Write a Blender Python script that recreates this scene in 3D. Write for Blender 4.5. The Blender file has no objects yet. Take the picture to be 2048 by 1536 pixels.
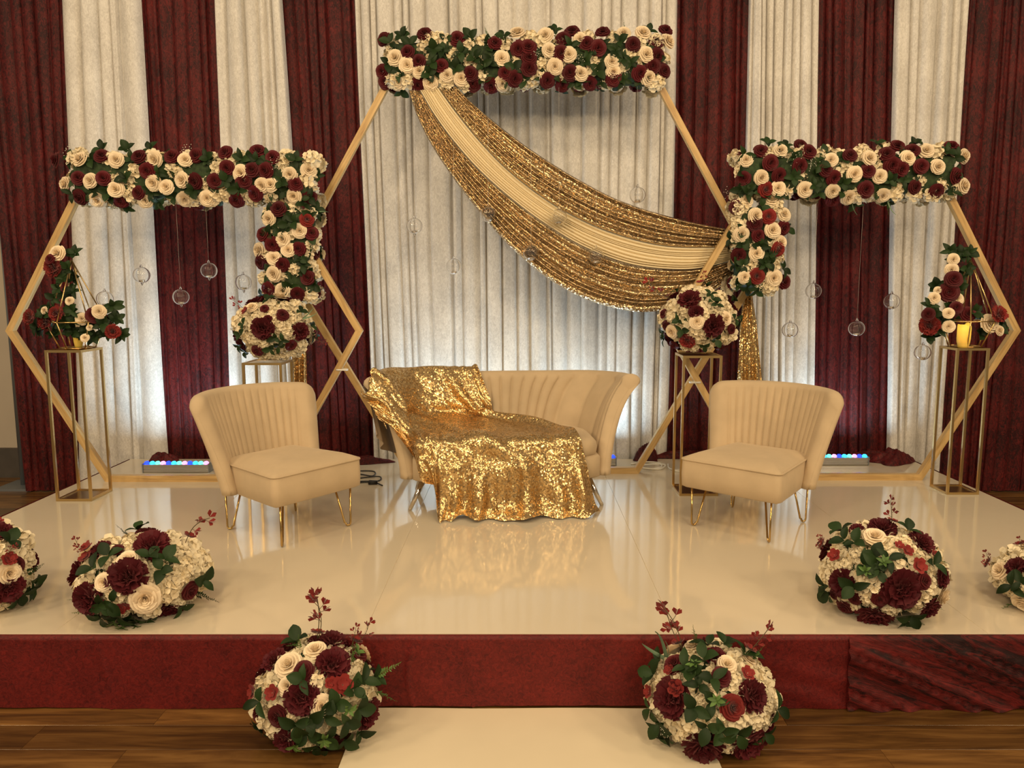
import bpy, math, random
from mathutils import Vector, Quaternion, Matrix

PI = math.pi
R = math.radians
SC = bpy.context.scene
COL = SC.collection

# ------------------------------------------------------------------ camera, world, lights, exposure
FPX, CXP, CYP, PITCH, CAMH = 1538.0, 1040.0, 768.0, R(7.3), 1.65
cd = bpy.data.cameras.new('camera')
cd.sensor_width = 36.0
cd.lens = 36.0 * FPX / 2048.0
cd.shift_x = -(CXP - 1024.0) / 2048.0
cd.clip_start = 0.05
cam = bpy.data.objects.new('camera', cd)
cam.location = (0, 0, CAMH)
cam.rotation_euler = (R(90) - PITCH, 0, 0)
COL.objects.link(cam)
SC.camera = cam

w = bpy.data.worlds.new('hall_ambient')
SC.world = w
w.use_nodes = True
w.node_tree.nodes['Background'].inputs[0].default_value = (1.0, 0.82, 0.60, 1)
w.node_tree.nodes['Background'].inputs[1].default_value = 0.27

def area(name, loc, target, sx, sy, energy, color, spread=180):
    l = bpy.data.lights.new(name, 'AREA')
    l.shape = 'RECTANGLE'; l.size = sx; l.size_y = sy
    l.energy = energy; l.color = color; l.spread = R(spread)
    o = bpy.data.objects.new(name, l)
    o.location = loc
    o.rotation_euler = (Vector(target) - Vector(loc)).to_track_quat('-Z', 'Y').to_euler()
    COL.objects.link(o)
    return o

WARM = (1.0, 0.75, 0.45)
# hall ceiling lamps in front of the stage
for (x, y, z, e) in [(-4.6, -2.6, 3.7, 62), (-1.6, -3.0, 3.7, 50), (1.6, -3.0, 3.7, 50), (4.6, -2.6, 3.7, 62),
                     (-4.8, 0.2, 4.2, 48), (-1.7, -0.2, 4.2, 34), (1.7, -0.2, 4.2, 34), (4.8, 0.2, 4.2, 48),
                     (-4.2, 2.6, 4.6, 22), (-1.5, 2.2, 4.6, 22), (1.5, 2.2, 4.6, 22), (4.2, 2.6, 4.6, 22)]:
    area('ceiling_lamp', (x, y, z), (x * 0.35, y + 4.0, 0.6), 0.55, 0.55, e * 1.22, WARM)

SC.view_settings.view_transform = 'Standard'
SC.view_settings.look = 'None'
SC.view_settings.exposure = 0.0
SC.view_settings.gamma = 1.0
SC.view_settings.use_curve_mapping = False
try:
    SC.cycles.max_bounces = 8
    SC.cycles.transparent_max_bounces = 12
    SC.cycles.caustics_reflective = False
    SC.cycles.caustics_refractive = False
    SC.cycles.sample_clamp_indirect = 6.0
except Exception:
    pass

# ------------------------------------------------------------------ helpers
STZ = 0.30                      # stage top
def ray(px, py):
    a = (px - CXP) / FPX; b = -(py - CYP) / FPX
    return Vector((a, math.cos(PITCH) + b * math.sin(PITCH), -math.sin(PITCH) + b * math.cos(PITCH)))
CAMV = Vector((0, 0, CAMH))
def onz(px, py, z=STZ):
    d = ray(px, py); return CAMV + d * ((z - CAMH) / d.z)
def ony(px, py, y):
    d = ray(px, py); return CAMV + d * (y / d.y)

def props(o, label=None, cat=None, group=None, kind=None):
    if label: o['label'] = label
    if cat: o['category'] = cat
    if group: o['group'] = group
    if kind: o['kind'] = kind
    return o

def mesh(name, verts, faces, mat=None, smooth=True):
    me = bpy.data.meshes.new(name)
    me.from_pydata([tuple(v) for v in verts], [], faces)
    if smooth:
        me.polygons.foreach_set('use_smooth', [True] * len(me.polygons))
    if mat is not None:
        me.materials.append(mat)
    me.update()
    return me

def link(name, me, parent=None, loc=(0, 0, 0), rotz=0.0):
    o = bpy.data.objects.new(name, me)
    COL.objects.link(o)
    o.location = loc
    o.rotation_euler = (0, 0, rotz)
    if parent is not None: o.parent = parent
    return o

def empty(name, loc=(0, 0, 0), rotz=0.0):
    o = bpy.data.objects.new(name, None)
    o.empty_display_size = 0.1
    COL.objects.link(o)
    o.location = loc; o.rotation_euler = (0, 0, rotz)
    return o

class MB:
    def __init__(s): s.v = []; s.f = []
    def add(s, v, f):
        b = len(s.v); s.v += [Vector(p) for p in v]; s.f += [tuple(i + b for i in q) for q in f]
        return s
    def box(s, c, d):
        x, y, z = c; a, b, h = d[0] / 2, d[1] / 2, d[2] / 2
        return s.add([(x-a,y-b,z-h),(x+a,y-b,z-h),(x+a,y+b,z-h),(x-a,y+b,z-h),(x-a,y-b,z+h),(x+a,y-b,z+h),(x+a,y+b,z+h),(x-a,y+b,z+h)],
                     [(0,3,2,1),(4,5,6,7),(0,1,5,4),(1,2,6,5),(2,3,7,6),(3,0,4,7)])
    def tube(s, pts, r, n=8, closed=False, cap=True):
        pts = [Vector(p) for p in pts]; m = len(pts)
        rad = r if isinstance(r, (list, tuple)) else [r] * m
        t0 = (pts[1] - pts[0]).normalized()
        nrm = t0.orthogonal().normalized()
        vs = []; fs = []
        for i, p in enumerate(pts):
            if closed: t = (pts[(i + 1) % m] - pts[i - 1]).normalized()
            else: t = (pts[min(i + 1, m - 1)] - pts[max(i - 1, 0)]).normalized()
            nrm = (nrm - t * nrm.dot(t)).normalized(); bn = t.cross(nrm)
            for k in range(n):
                a = 2 * PI * k / n
                vs.append(p + (nrm * math.cos(a) + bn * math.sin(a)) * rad[i])
        for i in range(m if closed else m - 1):
            j = (i + 1) % m
            for k in range(n):
                l = (k + 1) % n
                fs.append((i*n+k, i*n+l, j*n+l, j*n+k))
        if cap and not closed:
            fs.append(tuple(reversed(range(n)))); fs.append(tuple((m-1)*n+k for k in range(n)))
        return s.add(vs, fs)
    def grid(s, rows, flip=False):
        nr, nc = len(rows), len(rows[0]); vs = [p for r in rows for p in r]; fs = []
        for i in range(nr - 1):
            for j in range(nc - 1):
                q = (i*nc+j, i*nc+j+1, (i+1)*nc+j+1, (i+1)*nc+j)
                fs.append(tuple(reversed(q)) if flip else q)
        return s.add(vs, fs)
    def lathe(s, prof, n=20, c=(0, 0, 0)):
        vs = []; fs = []; m = len(prof)
        for (r, z) in prof:
            for k in range(n):
                a = 2 * PI * k / n
                vs.append((c[0] + r * math.cos(a), c[1] + r * math.sin(a), c[2] + z))
        for i in range(m - 1):
            for k in range(n):
                l = (k + 1) % n
                fs.append((i*n+k, i*n+l, (i+1)*n+l, (i+1)*n+k))
        fs.append(tuple(reversed(range(n)))); fs.append(tuple((m-1)*n+k for k in range(n)))
        return s.add(vs, fs)
    def pillow(s, plan, rings):
        """plan: CCW 2D points; rings: list of (inset, z) from bottom to top"""
        m = len(plan); P = [Vector((p[0], p[1])) for p in plan]; N = []
        for i in range(m):
            t = (P[(i + 1) % m] - P[i - 1]).normalized(); N.append(Vector((-t.y, t.x)))
        vs = []; fs = []
        cen = sum(P, Vector((0, 0))) / m
        for rg in rings:
            ins, z = rg[0], rg[1]; k = rg[2] if len(rg) > 2 else 1.0
            for i in range(m):
                q = cen + (P[i] + N[i] * ins - cen) * k; vs.append((q.x, q.y, z))
        for r in range(len(rings) - 1):
            for i in range(m):
                j = (i + 1) % m
                fs.append((r*m+i, r*m+j, (r+1)*m+j, (r+1)*m+i))
        fs.append(tuple(reversed(range(m)))); fs.append(tuple((len(rings)-1)*m+i for i in range(m)))
        return s.add(vs, fs)
    def build(s, name, mat, parent=None, loc=(0, 0, 0), rotz=0.0, smooth=True):
        return link(name, mesh(name, s.v, s.f, mat, smooth), parent, loc, rotz)

def rrect(hx, hy, r, n=5, cx=0, cy=0):
    out = []
    for (sx, sy, a0) in ((1, -1, -90), (1, 1, 0), (-1, 1, 90), (-1, -1, 180)):
        for k in range(n + 1):
            a = R(a0 + 90 * k / n)
            out.append((cx + sx * (hx - r) + r * math.cos(a), cy + sy * (hy - r) + r * math.sin(a)))
    return out

def cat(p0, p1, p2, p3, t):
    return 0.5 * ((2 * p1) + (p2 - p0) * t + (2 * p0 - 5 * p1 + 4 * p2 - p3) * t * t + (3 * p1 - p0 - 3 * p2 + p3) * t ** 3)
def spline(pts, n):
    pts = [Vector(p) for p in pts]; m = len(pts); out = []
    for i in range(n):
        f = (m - 1) * i / (n - 1); k = min(int(f), m - 2); t = f - k
        p1, p2 = pts[k], pts[k + 1]
        p0 = pts[k - 1] if k > 0 else p1 * 2 - p2
        p3 = pts[k + 2] if k + 2 < m else p2 * 2 - p1
        out.append(cat(p0, p1, p2, p3, t))
    return out

# ------------------------------------------------------------------ materials
def newmat(name):
    m = bpy.data.materials.new(name); m.use_nodes = True
    nt = m.node_tree
    return m, nt, nt.nodes['Principled BSDF']
def N(nt, typ, **kw):
    n = nt.nodes.new(typ)
    for k, v in kw.items(): setattr(n, k, v)
    return n
def plain(name, col, rough=0.5, metal=0.0, sheen=0.0, spec=0.5, vary=0.0, noise=0.0, nscale=30.0, sheen_tint=None):
    m, nt, b = newmat(name)
    b.inputs['Roughness'].default_value = rough
    b.inputs['Metallic'].default_value = metal
    b.inputs['Specular IOR Level'].default_value = spec
    b.inputs['Sheen Weight'].default_value = sheen
    if sheen_tint: b.inputs['Sheen Tint'].default_value = (*sheen_tint, 1)
    b.inputs['Base Color'].default_value = (*col, 1)
    if vary or noise:
        mixn = N(nt, 'ShaderNodeHueSaturation')
        mixn.inputs['Color'].default_value = (*col, 1)
        val = None
        if vary:
            oi = N(nt, 'ShaderNodeObjectInfo')
            mr = N(nt, 'ShaderNodeMapRange')
            mr.inputs['To Min'].default_value = 1 - vary; mr.inputs['To Max'].default_value = 1 + vary
            nt.links.new(oi.outputs['Random'], mr.inputs['Value']); val = mr.outputs[0]
        if noise:
            tc = N(nt, 'ShaderNodeTexCoord')
            no = N(nt, 'ShaderNodeTexNoise'); no.inputs['Scale'].default_value = nscale; no.inputs['Detail'].default_value = 4
            nt.links.new(tc.outputs['Object'], no.inputs['Vector'])
            mr2 = N(nt, 'ShaderNodeMapRange')
            mr2.inputs['From Min'].default_value = 0.3; mr2.inputs['From Max'].default_value = 0.7
            mr2.inputs['To Min'].default_value = 1 - noise; mr2.inputs['To Max'].default_value = 1 + noise
            nt.links.new(no.outputs['Fac'], mr2.inputs['Value'])
            if val is None: val = mr2.outputs[0]
            else:
                mu = N(nt, 'ShaderNodeMath', operation='MULTIPLY')
                nt.links.new(val, mu.inputs[0]); nt.links.new(mr2.outputs[0], mu.inputs[1]); val = mu.outputs[0]
        nt.links.new(val, mixn.inputs['Value'])
        nt.links.new(mixn.outputs[0], b.inputs['Base Color'])
    return m

def velvet(name, dark, light, scale=45.0, rough=0.55, sheen=0.6, tint=(1, 1, 1), bump=0.5, lo=0.38, hi=0.66, stretch=(1, 1, 0.55), streak=None):
    """crushed velvet: mottled pile"""
    m, nt, b = newmat(name)
    tc = N(nt, 'ShaderNodeTexCoord')
    mp = N(nt, 'ShaderNodeMapping'); mp.inputs['Scale'].default_value = stretch
    if streak is not None:
        mp.vector_type = 'TEXTURE'; mp.inputs['Rotation'].default_value = (0, streak, 0)
    nt.links.new(tc.outputs['Object'], mp.inputs['Vector'])
    no = N(nt, 'ShaderNodeTexNoise'); no.inputs['Scale'].default_value = scale; no.inputs['Detail'].default_value = 6; no.inputs['Roughness'].default_value = 0.72
    no.inputs['Distortion'].default_value = 1.2
    nt.links.new(mp.outputs[0], no.inputs['Vector'])
    no2 = N(nt, 'ShaderNodeTexNoise'); no2.inputs['Scale'].default_value = 6; no2.inputs['Detail'].default_value = 3
    nt.links.new(mp.outputs[0], no2.inputs['Vector'])
    ad = N(nt, 'ShaderNodeMath', operation='MULTIPLY_ADD'); ad.inputs[1].default_value = 0.35
    nt.links.new(no2.outputs['Fac'], ad.inputs[0])
    su = N(nt, 'ShaderNodeMath', operation='SUBTRACT'); su.inputs[1].default_value = 0.175
    nt.links.new(no.outputs['Fac'], su.inputs[0]); nt.links.new(su.outputs[0], ad.inputs[2])
    mr = N(nt, 'ShaderNodeMapRange'); mr.inputs['From Min'].default_value = lo; mr.inputs['From Max'].default_value = hi
    nt.links.new(ad.outputs[0], mr.inputs['Value'])
    mx = N(nt, 'ShaderNodeMix', data_type='RGBA')
    mx.inputs['A'].default_value = (*dark, 1); mx.inputs['B'].default_value = (*light, 1)
    nt.links.new(mr.outputs[0], mx.inputs['Factor'])
    nt.links.new(mx.outputs['Result'], b.inputs['Base Color'])
    bu = N(nt, 'ShaderNodeBump'); bu.inputs['Strength'].default_value = bump; bu.inputs['Distance'].default_value = 0.006
    nt.links.new(ad.outputs[0], bu.inputs['Height']); nt.links.new(bu.outputs[0], b.inputs['Normal'])
    b.inputs['Roughness'].default_value = rough
    b.inputs['Sheen Weight'].default_value = sheen
    b.inputs['Sheen Roughness'].default_value = 0.4
    b.inputs['Sheen Tint'].default_value = (*tint, 1)
    b.inputs['Specular IOR Level'].default_value = 0.25
    return m

def sequin(name, col, cell=95.0, tilt=1.1, rough=0.22, col2=None):
    m, nt, b = newmat(name)
    tc = N(nt, 'ShaderNodeTexCoord')
    vo = N(nt, 'ShaderNodeTexVoronoi'); vo.inputs['Scale'].default_value = cell
    nt.links.new(tc.outputs['Object'], vo.inputs['Vector'])
    sb = N(nt, 'ShaderNodeVectorMath', operation='SUBTRACT'); sb.inputs[1].default_value = (0.5, 0.5, 0.5)
    nt.links.new(vo.outputs['Color'], sb.inputs[0])
    sc = N(nt, 'ShaderNodeVectorMath', operation='SCALE'); sc.inputs['Scale'].default_value = tilt
    nt.links.new(sb.outputs[0], sc.inputs[0])
    ge = N(nt, 'ShaderNodeNewGeometry')
    ad = N(nt, 'ShaderNodeVectorMath', operation='ADD')
    nt.links.new(ge.outputs['Normal'], ad.inputs[0]); nt.links.new(sc.outputs[0], ad.inputs[1])
    no = N(nt, 'ShaderNodeVectorMath', operation='NORMALIZE')
    nt.links.new(ad.outputs[0], no.inputs[0]); nt.links.new(no.outputs[0], b.inputs['Normal'])
    sp = N(nt, 'ShaderNodeSeparateColor'); nt.links.new(vo.outputs['Color'], sp.inputs[0])
    mx = N(nt, 'ShaderNodeMix', data_type='RGBA')
    c2 = col2 or tuple(c * 0.6 for c in col)
    mx.inputs['A'].default_value = (*c2, 1); mx.inputs['B'].default_value = (*col, 1)
    nt.links.new(sp.outputs[1], mx.inputs['Factor']); nt.links.new(mx.outputs['Result'], b.inputs['Base Color'])
    b.inputs['Metallic'].default_value = 0.9
    b.inputs['Roughness'].default_value = rough
    return m

def wood(name, c1, c2, c3, gscale=(1.2, 14, 14), rough=0.45, spec=0.4, vary=0.0):
    m, nt, b = newmat(name)
    tc = N(nt, 'ShaderNodeTexCoord')
    mp = N(nt, 'ShaderNodeMapping'); mp.inputs['Scale'].default_value = gscale
    oi = N(nt, 'ShaderNodeObjectInfo')
    cm = N(nt, 'ShaderNodeCombineXYZ')
    mu = N(nt, 'ShaderNodeMath', operation='MULTIPLY'); mu.inputs[1].default_value = 37.0
    nt.links.new(oi.outputs['Random'], mu.inputs[0])
    for k in range(3): nt.links.new(mu.outputs[0], cm.inputs[k])
    nt.links.new(cm.outputs[0], mp.inputs['Location'])
    nt.links.new(tc.outputs['Object'], mp.inputs['Vector'])
    no = N(nt, 'ShaderNodeTexNoise'); no.inputs['Scale'].default_value = 2.2; no.inputs['Detail'].default_value = 7; no.inputs['Roughness'].default_value = 0.6; no.inputs['Distortion'].default_value = 0.6
    nt.links.new(mp.outputs[0], no.inputs['Vector'])
    rp = N(nt, 'ShaderNodeValToRGB')
    e = rp.color_ramp.elements
    e[0].position = 0.30; e[0].color = (*c1, 1)
    e[1].position = 0.72; e[1].color = (*c3, 1)
    k = e.new(0.5); k.color = (*c2, 1)
    nt.links.new(no.outputs['Fac'], rp.inputs[0])
    out = rp.outputs[0]
    if vary:
        hs = N(nt, 'ShaderNodeHueSaturation')
        mr = N(nt, 'ShaderNodeMapRange'); mr.inputs['To Min'].default_value = 1 - vary; mr.inputs['To Max'].default_value = 1 + vary
        nt.links.new(oi.outputs['Random'], mr.inputs['Value']); nt.links.new(mr.outputs[0], hs.inputs['Value'])
        nt.links.new(out, hs.inputs['Color']); out = hs.outputs[0]
    nt.links.new(out, b.inputs['Base Color'])
    bu = N(nt, 'ShaderNodeBump'); bu.inputs['Strength'].default_value = 0.15; bu.inputs['Distance'].default_value = 0.003
    nt.links.new(no.outputs['Fac'], bu.inputs['Height']); nt.links.new(bu.outputs[0], b.inputs['Normal'])
    b.inputs['Roughness'].default_value = rough
    b.inputs['Specular IOR Level'].default_value = spec
    return m

def emis(name, col, strength):
    m, nt, b = newmat(name)
    b.inputs['Base Color'].default_value = (*col, 1)
    b.inputs['Emission Color'].default_value = (*col, 1)
    b.inputs['Emission Strength'].default_value = strength
    return m

M = {}
M['white_velvet'] = velvet('white_velvet', (0.56, 0.53, 0.49), (0.78, 0.75, 0.70), 70, 0.45, 0.15, bump=0.25)
M['maroon_velvet'] = velvet('maroon_velvet', (0.022, 0.0022, 0.003), (0.155, 0.012, 0.011), 55, 0.55, 0.2, (0.7, 0.12, 0.10), bump=0.5, lo=0.40, hi=0.72)
M['skirt_velvet'] = velvet('skirt_velvet', (0.05, 0.004, 0.005), (0.17, 0.014, 0.012), 60, 0.5, 0.3, (0.8, 0.15, 0.12), bump=0.4, lo=0.3, hi=0.7, stretch=(1, 1, 1))
M['painted_crease_velvet'] = velvet('painted_crease_velvet', (0.010, 0.001, 0.0015), (0.14, 0.010, 0.009), 32, 0.65, 0.12, (0.8, 0.15, 0.12), bump=0.6, lo=0.40, hi=0.68, stretch=(5.0, 1, 0.8), streak=R(22))  # diagonal streaks put crease shade and red highlights into the colour
M['beige_velvet'] = plain('beige_velvet', (0.51, 0.39, 0.25), 0.75, sheen=0.25, spec=0.2, noise=0.06, nscale=9, sheen_tint=(1, 0.85, 0.65))
M['gold_sequin'] = sequin('gold_sequin', (0.76, 0.58, 0.34), 130, 0.85, 0.18, (0.33, 0.24, 0.14))
M['throw_sequin'] = sequin('throw_sequin', (0.84, 0.59, 0.27), 120, 0.58, 0.2, (0.42, 0.27, 0.12))
M['lining'] = plain('lining', (0.36, 0.27, 0.18), 0.5, sheen=0.2, spec=0.5)
M['cream_satin'] = plain('cream_satin', (0.80, 0.68, 0.45), 0.42, sheen=0.2, spec=0.4)
M['pine'] = wood('pine', (0.36, 0.21, 0.08), (0.56, 0.37, 0.15), (0.68, 0.47, 0.22), rough=0.42)
M['plank'] = wood('plank', (0.045, 0.020, 0.006), (0.13, 0.060, 0.016), (0.24, 0.120, 0.034), (1.0, 11, 11), 0.28, 0.5, vary=0.38)
M['gold_metal'] = plain('gold_metal', (0.62, 0.43, 0.18), 0.28, 1.0)
M['chrome'] = plain('chrome', (0.82, 0.76, 0.66), 0.08, 1.0)
M['brass_rod'] = plain('brass_rod', (0.55, 0.37, 0.14), 0.18, 1.0)
M['base_mirror'] = plain('base_mirror', (0.24, 0.15, 0.07), 0.25, 0.8)
M['cream_petal'] = plain('cream_petal', (0.84, 0.70, 0.50), 0.6, spec=0.25, sheen=0.1, vary=0.07)
M['ivory_petal'] = plain('ivory_petal', (0.80, 0.70, 0.50), 0.65, spec=0.2, sheen=0.1, vary=0.08)
M['burgundy_petal'] = plain('burgundy_petal', (0.085, 0.007, 0.010), 0.6, sheen=0.2, spec=0.25, vary=0.25, sheen_tint=(0.9, 0.3, 0.3))
M['peony_petal'] = plain('peony_petal', (0.075, 0.006, 0.010), 0.6, sheen=0.2, spec=0.2, vary=0.2, sheen_tint=(0.9, 0.3, 0.3))
M['red_petal'] = plain('red_petal', (0.20, 0.015, 0.012), 0.6, sheen=0.2, spec=0.2, vary=0.2)
M['leaf_green'] = plain('leaf_green', (0.016, 0.034, 0.009), 0.5, spec=0.2, vary=0.4)
M['light_green'] = plain('light_green', (0.08, 0.15, 0.035), 0.5, spec=0.3, vary=0.3)
M['pale_green'] = plain('pale_green', (0.16, 0.24, 0.15), 0.5, spec=0.3, vary=0.2)
M['stem'] = plain('stem', (0.09, 0.07, 0.03), 0.6)
M['moss'] = plain('moss', (0.025, 0.045, 0.015), 0.9, noise=0.5, nscale=40)
M['white_dot'] = plain('white_dot', (0.85, 0.82, 0.70), 0.6)
M['black_rubber'] = plain('black_rubber', (0.012, 0.011, 0.010), 0.5)
M['white_cable'] = plain('white_cable', (0.75, 0.71, 0.62), 0.5)
M['aluminium'] = plain('aluminium', (0.55, 0.54, 0.52), 0.35, 0.9)
M['wall_paint'] = plain('wall_paint', (0.52, 0.44, 0.34), 0.8, noise=0.04, nscale=3)
M['dark_board'] = plain('dark_board', (0.075, 0.062, 0.050), 0.6, noise=0.15, nscale=8)
M['grey_pole'] = plain('grey_pole', (0.25, 0.27, 0.29), 0.4, 0.6)
M['zip_tie'] = plain('zip_tie', (0.80, 0.76, 0.68), 0.4)

def vinyl():
    m, nt, b = newmat('white_vinyl')
    tc = N(nt, 'ShaderNodeTexCoord')
    no = N(nt, 'ShaderNodeTexNoise'); no.inputs['Scale'].default_value = 2.2; no.inputs['Detail'].default_value = 3
    nt.links.new(tc.outputs['Object'], no.inputs['Vector'])
    bu = N(nt, 'ShaderNodeBump'); bu.inputs['Strength'].default_value = 0.10; bu.inputs['Distance'].default_value = 0.02
    nt.links.new(no.outputs['Fac'], bu.inputs['Height']); nt.links.new(bu.outputs[0], b.inputs['Normal'])
    n2 = N(nt, 'ShaderNodeTexNoise'); n2.inputs['Scale'].default_value = 9; n2.inputs['Detail'].default_value = 6
    nt.links.new(tc.outputs['Object'], n2.inputs['Vector'])
    mr = N(nt, 'ShaderNodeMapRange'); mr.inputs['To Min'].default_value = 0.03; mr.inputs['To Max'].default_value = 0.13
    nt.links.new(n2.outputs['Fac'], mr.inputs['Value']); nt.links.new(mr.outputs[0], b.inputs['Roughness'])
    b.inputs['Base Color'].default_value = (0.67, 0.58, 0.44, 1)
    b.inputs['Specular IOR Level'].default_value = 0.75
    return m
M['vinyl'] = vinyl()
M['runner'] = plain('runner', (0.72, 0.63, 0.46), 0.30, spec=0.4, noise=0.02, nscale=4)

def glass():
    m, nt, b = newmat('clear_glass')
    b.inputs['Base Color'].default_value = (1, 1, 1, 1)
    b.inputs['Roughness'].default_value = 0.0
    b.inputs['Transmission Weight'].default_value = 1.0
    b.inputs['IOR'].default_value = 1.45
    return m
M['glass'] = glass()

# ------------------------------------------------------------------ setting
rng = random.Random(7)
fl = MB().box((0, 1.5, -0.035), (14, 11, 0.04)).build('floor', M['dark_board'], smooth=False)
props(fl, kind='structure')
def plank_mesh(L):
    wd = 0.153 - 0.0012
    return mesh('plank', *_box_bev(L - 0.0012, wd, 0.016, 0.0006), M['plank'], False)
def _box_bev(a, b, c, r):
    mb = MB().pillow([(-a/2, -b/2), (a/2, -b/2), (a/2, b/2), (-a/2, b/2)], [(0, -c), (0, -r), (r, 0)])
    return mb.v, mb.f
PL = {}
def planks(x0, x1, y0, y1):
    y = y1
    row = 0
    while y > y0 + 0.05:
        x = x0 - rng.uniform(0, 1.2)
        while x < x1:
            L = rng.choice((1.2, 1.5, 1.8, 2.1))
            a, bb = max(x, x0), min(x + L, x1)
            if bb - a > 0.1:
                Lq = round(bb - a, 2)
                if Lq not in PL: PL[Lq] = plank_mesh(Lq)
                link('plank', PL[Lq], fl, ((a + bb) / 2, y - 0.0765, 0.0))
            x += L
        y -= 0.153
planks(-4.6, 4.6, 1.3, 2.874)
planks(-4.6, -3.07, 2.874, 6.50)
planks(3.07, 4.6, 2.874, 6.50)

props(MB().box((0, 6.62, 2.3), (14, 0.1, 4.65)).build('wall_back', M['wall_paint'], smooth=False), kind='structure')
props(MB().box((0, 6.545, 0.12), (14, 0.05, 0.26)).build('baseboard_back', M['dark_board'], smooth=False), kind='structure')

# stage: deck body and five glossy vinyl strips
SX0, SX1, SY0, SY1 = -3.05, 3.05, 2.86, 5.91
stage = empty('stage_platform', (0, 4.385, 0))
props(stage, 'low wide stage platform topped with glossy white vinyl, wrapped in burgundy velvet', 'stage')
MB().box((0, 0, 0.148), (SX1 - SX0 - 0.01, SY1 - SY0 - 0.01, 0.292)).build('deck', M['dark_board'], stage, smooth=False)
for k in range(5):
    a = SX0 + k * 1.22
    MB().pillow([(-0.6098, -1.525), (0.6098, -1.525), (0.6098, 1.525), (-0.6098, 1.525)], [(0, 0.2945), (0, 0.2985), (0.0015, STZ)]).build('floor_panel', M['vinyl'], stage, (a + 0.61, 0, 0), smooth=False)

def skirt(name, x0, x1, seed, diag):
    r = random.Random(seed); nx = int((x1 - x0) / 0.008); nz = 16; rows = []
    ph = [r.uniform(0, 6.28) for _ in range(8)]
    for i in range(nz + 1):
        v = i / nz; row = []
        for j in range(nx + 1):
            x = x0 + (x1 - x0) * j / nx
            if diag:
                q = x * 0.62 - v * 0.42
                d = 0.020 * math.sin(q * 30 + ph[0]) + 0.012 * math.sin(q * 53 + ph[1] + x) + 0.004 * math.sin(q * 90 + ph[2])
                d *= min(1, v * 4)
            else:
                d = 0.004 * math.sin(x * 9 + ph[3]) + 0.003 * math.sin(x * 23 + v * 2 + ph[4]) * (0.4 + 0.6 * math.sin(x * 3 + ph[5]) ** 2)
                d += 0.005 * math.exp(-((v - 0.72 - 0.05 * math.sin(x * 2.1 + ph[6])) / 0.03) ** 2) * max(0, math.sin(x * 1.3 + 0.9))
                for cxx, cw in ((-1.62, .006), (-0.42, .008), (-0.20, .006), (0.06, .007), (0.28, .006), (0.52, .007), (0.78, .006)):
                    d += 0.006 * math.exp(-((x - cxx - 0.02 * math.sin(v * 4 + cxx * 9)) / cw) ** 2) * min(1, v * 5)
                q = x * 0.25 - v * 0.3
                d += 0.005 * max(0, x - 0.2) * math.sin(q * 60) * v
            lift = 0.012 * math.exp(-((x - 0.0) / 0.7) ** 2) if not diag else 0.0
            zz = 0.2965 * (1 - v) + (0.004 + 0.003 * math.sin(x * 5 + ph[7]) + lift) * v
            row.append(Vector((x, 2.842 - abs(d) - 0.006 * v - (0.004 if diag else 0), zz)))
        rows.append(row)
    top = [Vector((p.x, 2.858, 0.297)) for p in rows[0]]
    return MB().grid([top] + rows, flip=True)
SKX = onz(1705, 1268).x
props(skirt('a', -3.05, SKX, 3, False).build('stage_skirt', M['skirt_velvet']), 'long smooth burgundy velvet skirt along most of the stage front', 'stage skirt', 'stage skirts')
props(skirt('b', SKX - 0.02, 3.06, 5, True).build('stage_skirt', M['painted_crease_velvet']), 'short burgundy velvet skirt with diagonal pulled creases at right end of stage front', 'stage skirt', 'stage skirts')
for s, lab in ((-1, 'burgundy velvet skirt along the left side of the stage'), (1, 'burgundy velvet skirt along the right side of the stage')):
    rows = []
    for i in range(9):
        v = i / 8; row = []
        for j in range(121):
            y = 2.86 + 3.05 * j / 120
            d = 0.006 * math.sin(y * 17) + 0.004 * math.sin(y * 41 + v)
            row.append(Vector((s * (3.062 + abs(d) * v + 0.01 * v), y, 0.297 * (1 - v) + 0.004)))
        rows.append(row)
    props(MB().grid(rows, flip=(s > 0)).build('stage_skirt', M['skirt_velvet']), lab, 'stage skirt', 'stage skirts')

rows = []
for i in range(30):
    y = 2.83 - 1.9 * i / 29
    rows.append([Vector((-0.624 + 1.317 * j / 12, y, 0.006 + 0.0015 * math.sin(y * 9 + j))) for j in range(13)])
mb = MB().grid(rows, flip=False)
mb.grid([[p - Vector((0, 0, 0.005)) for p in r] for r in rows], flip=True)
props(mb.build('aisle_runner', M['runner']), 'white glossy aisle runner leading from the floor up to the stage front', 'runner')

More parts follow.
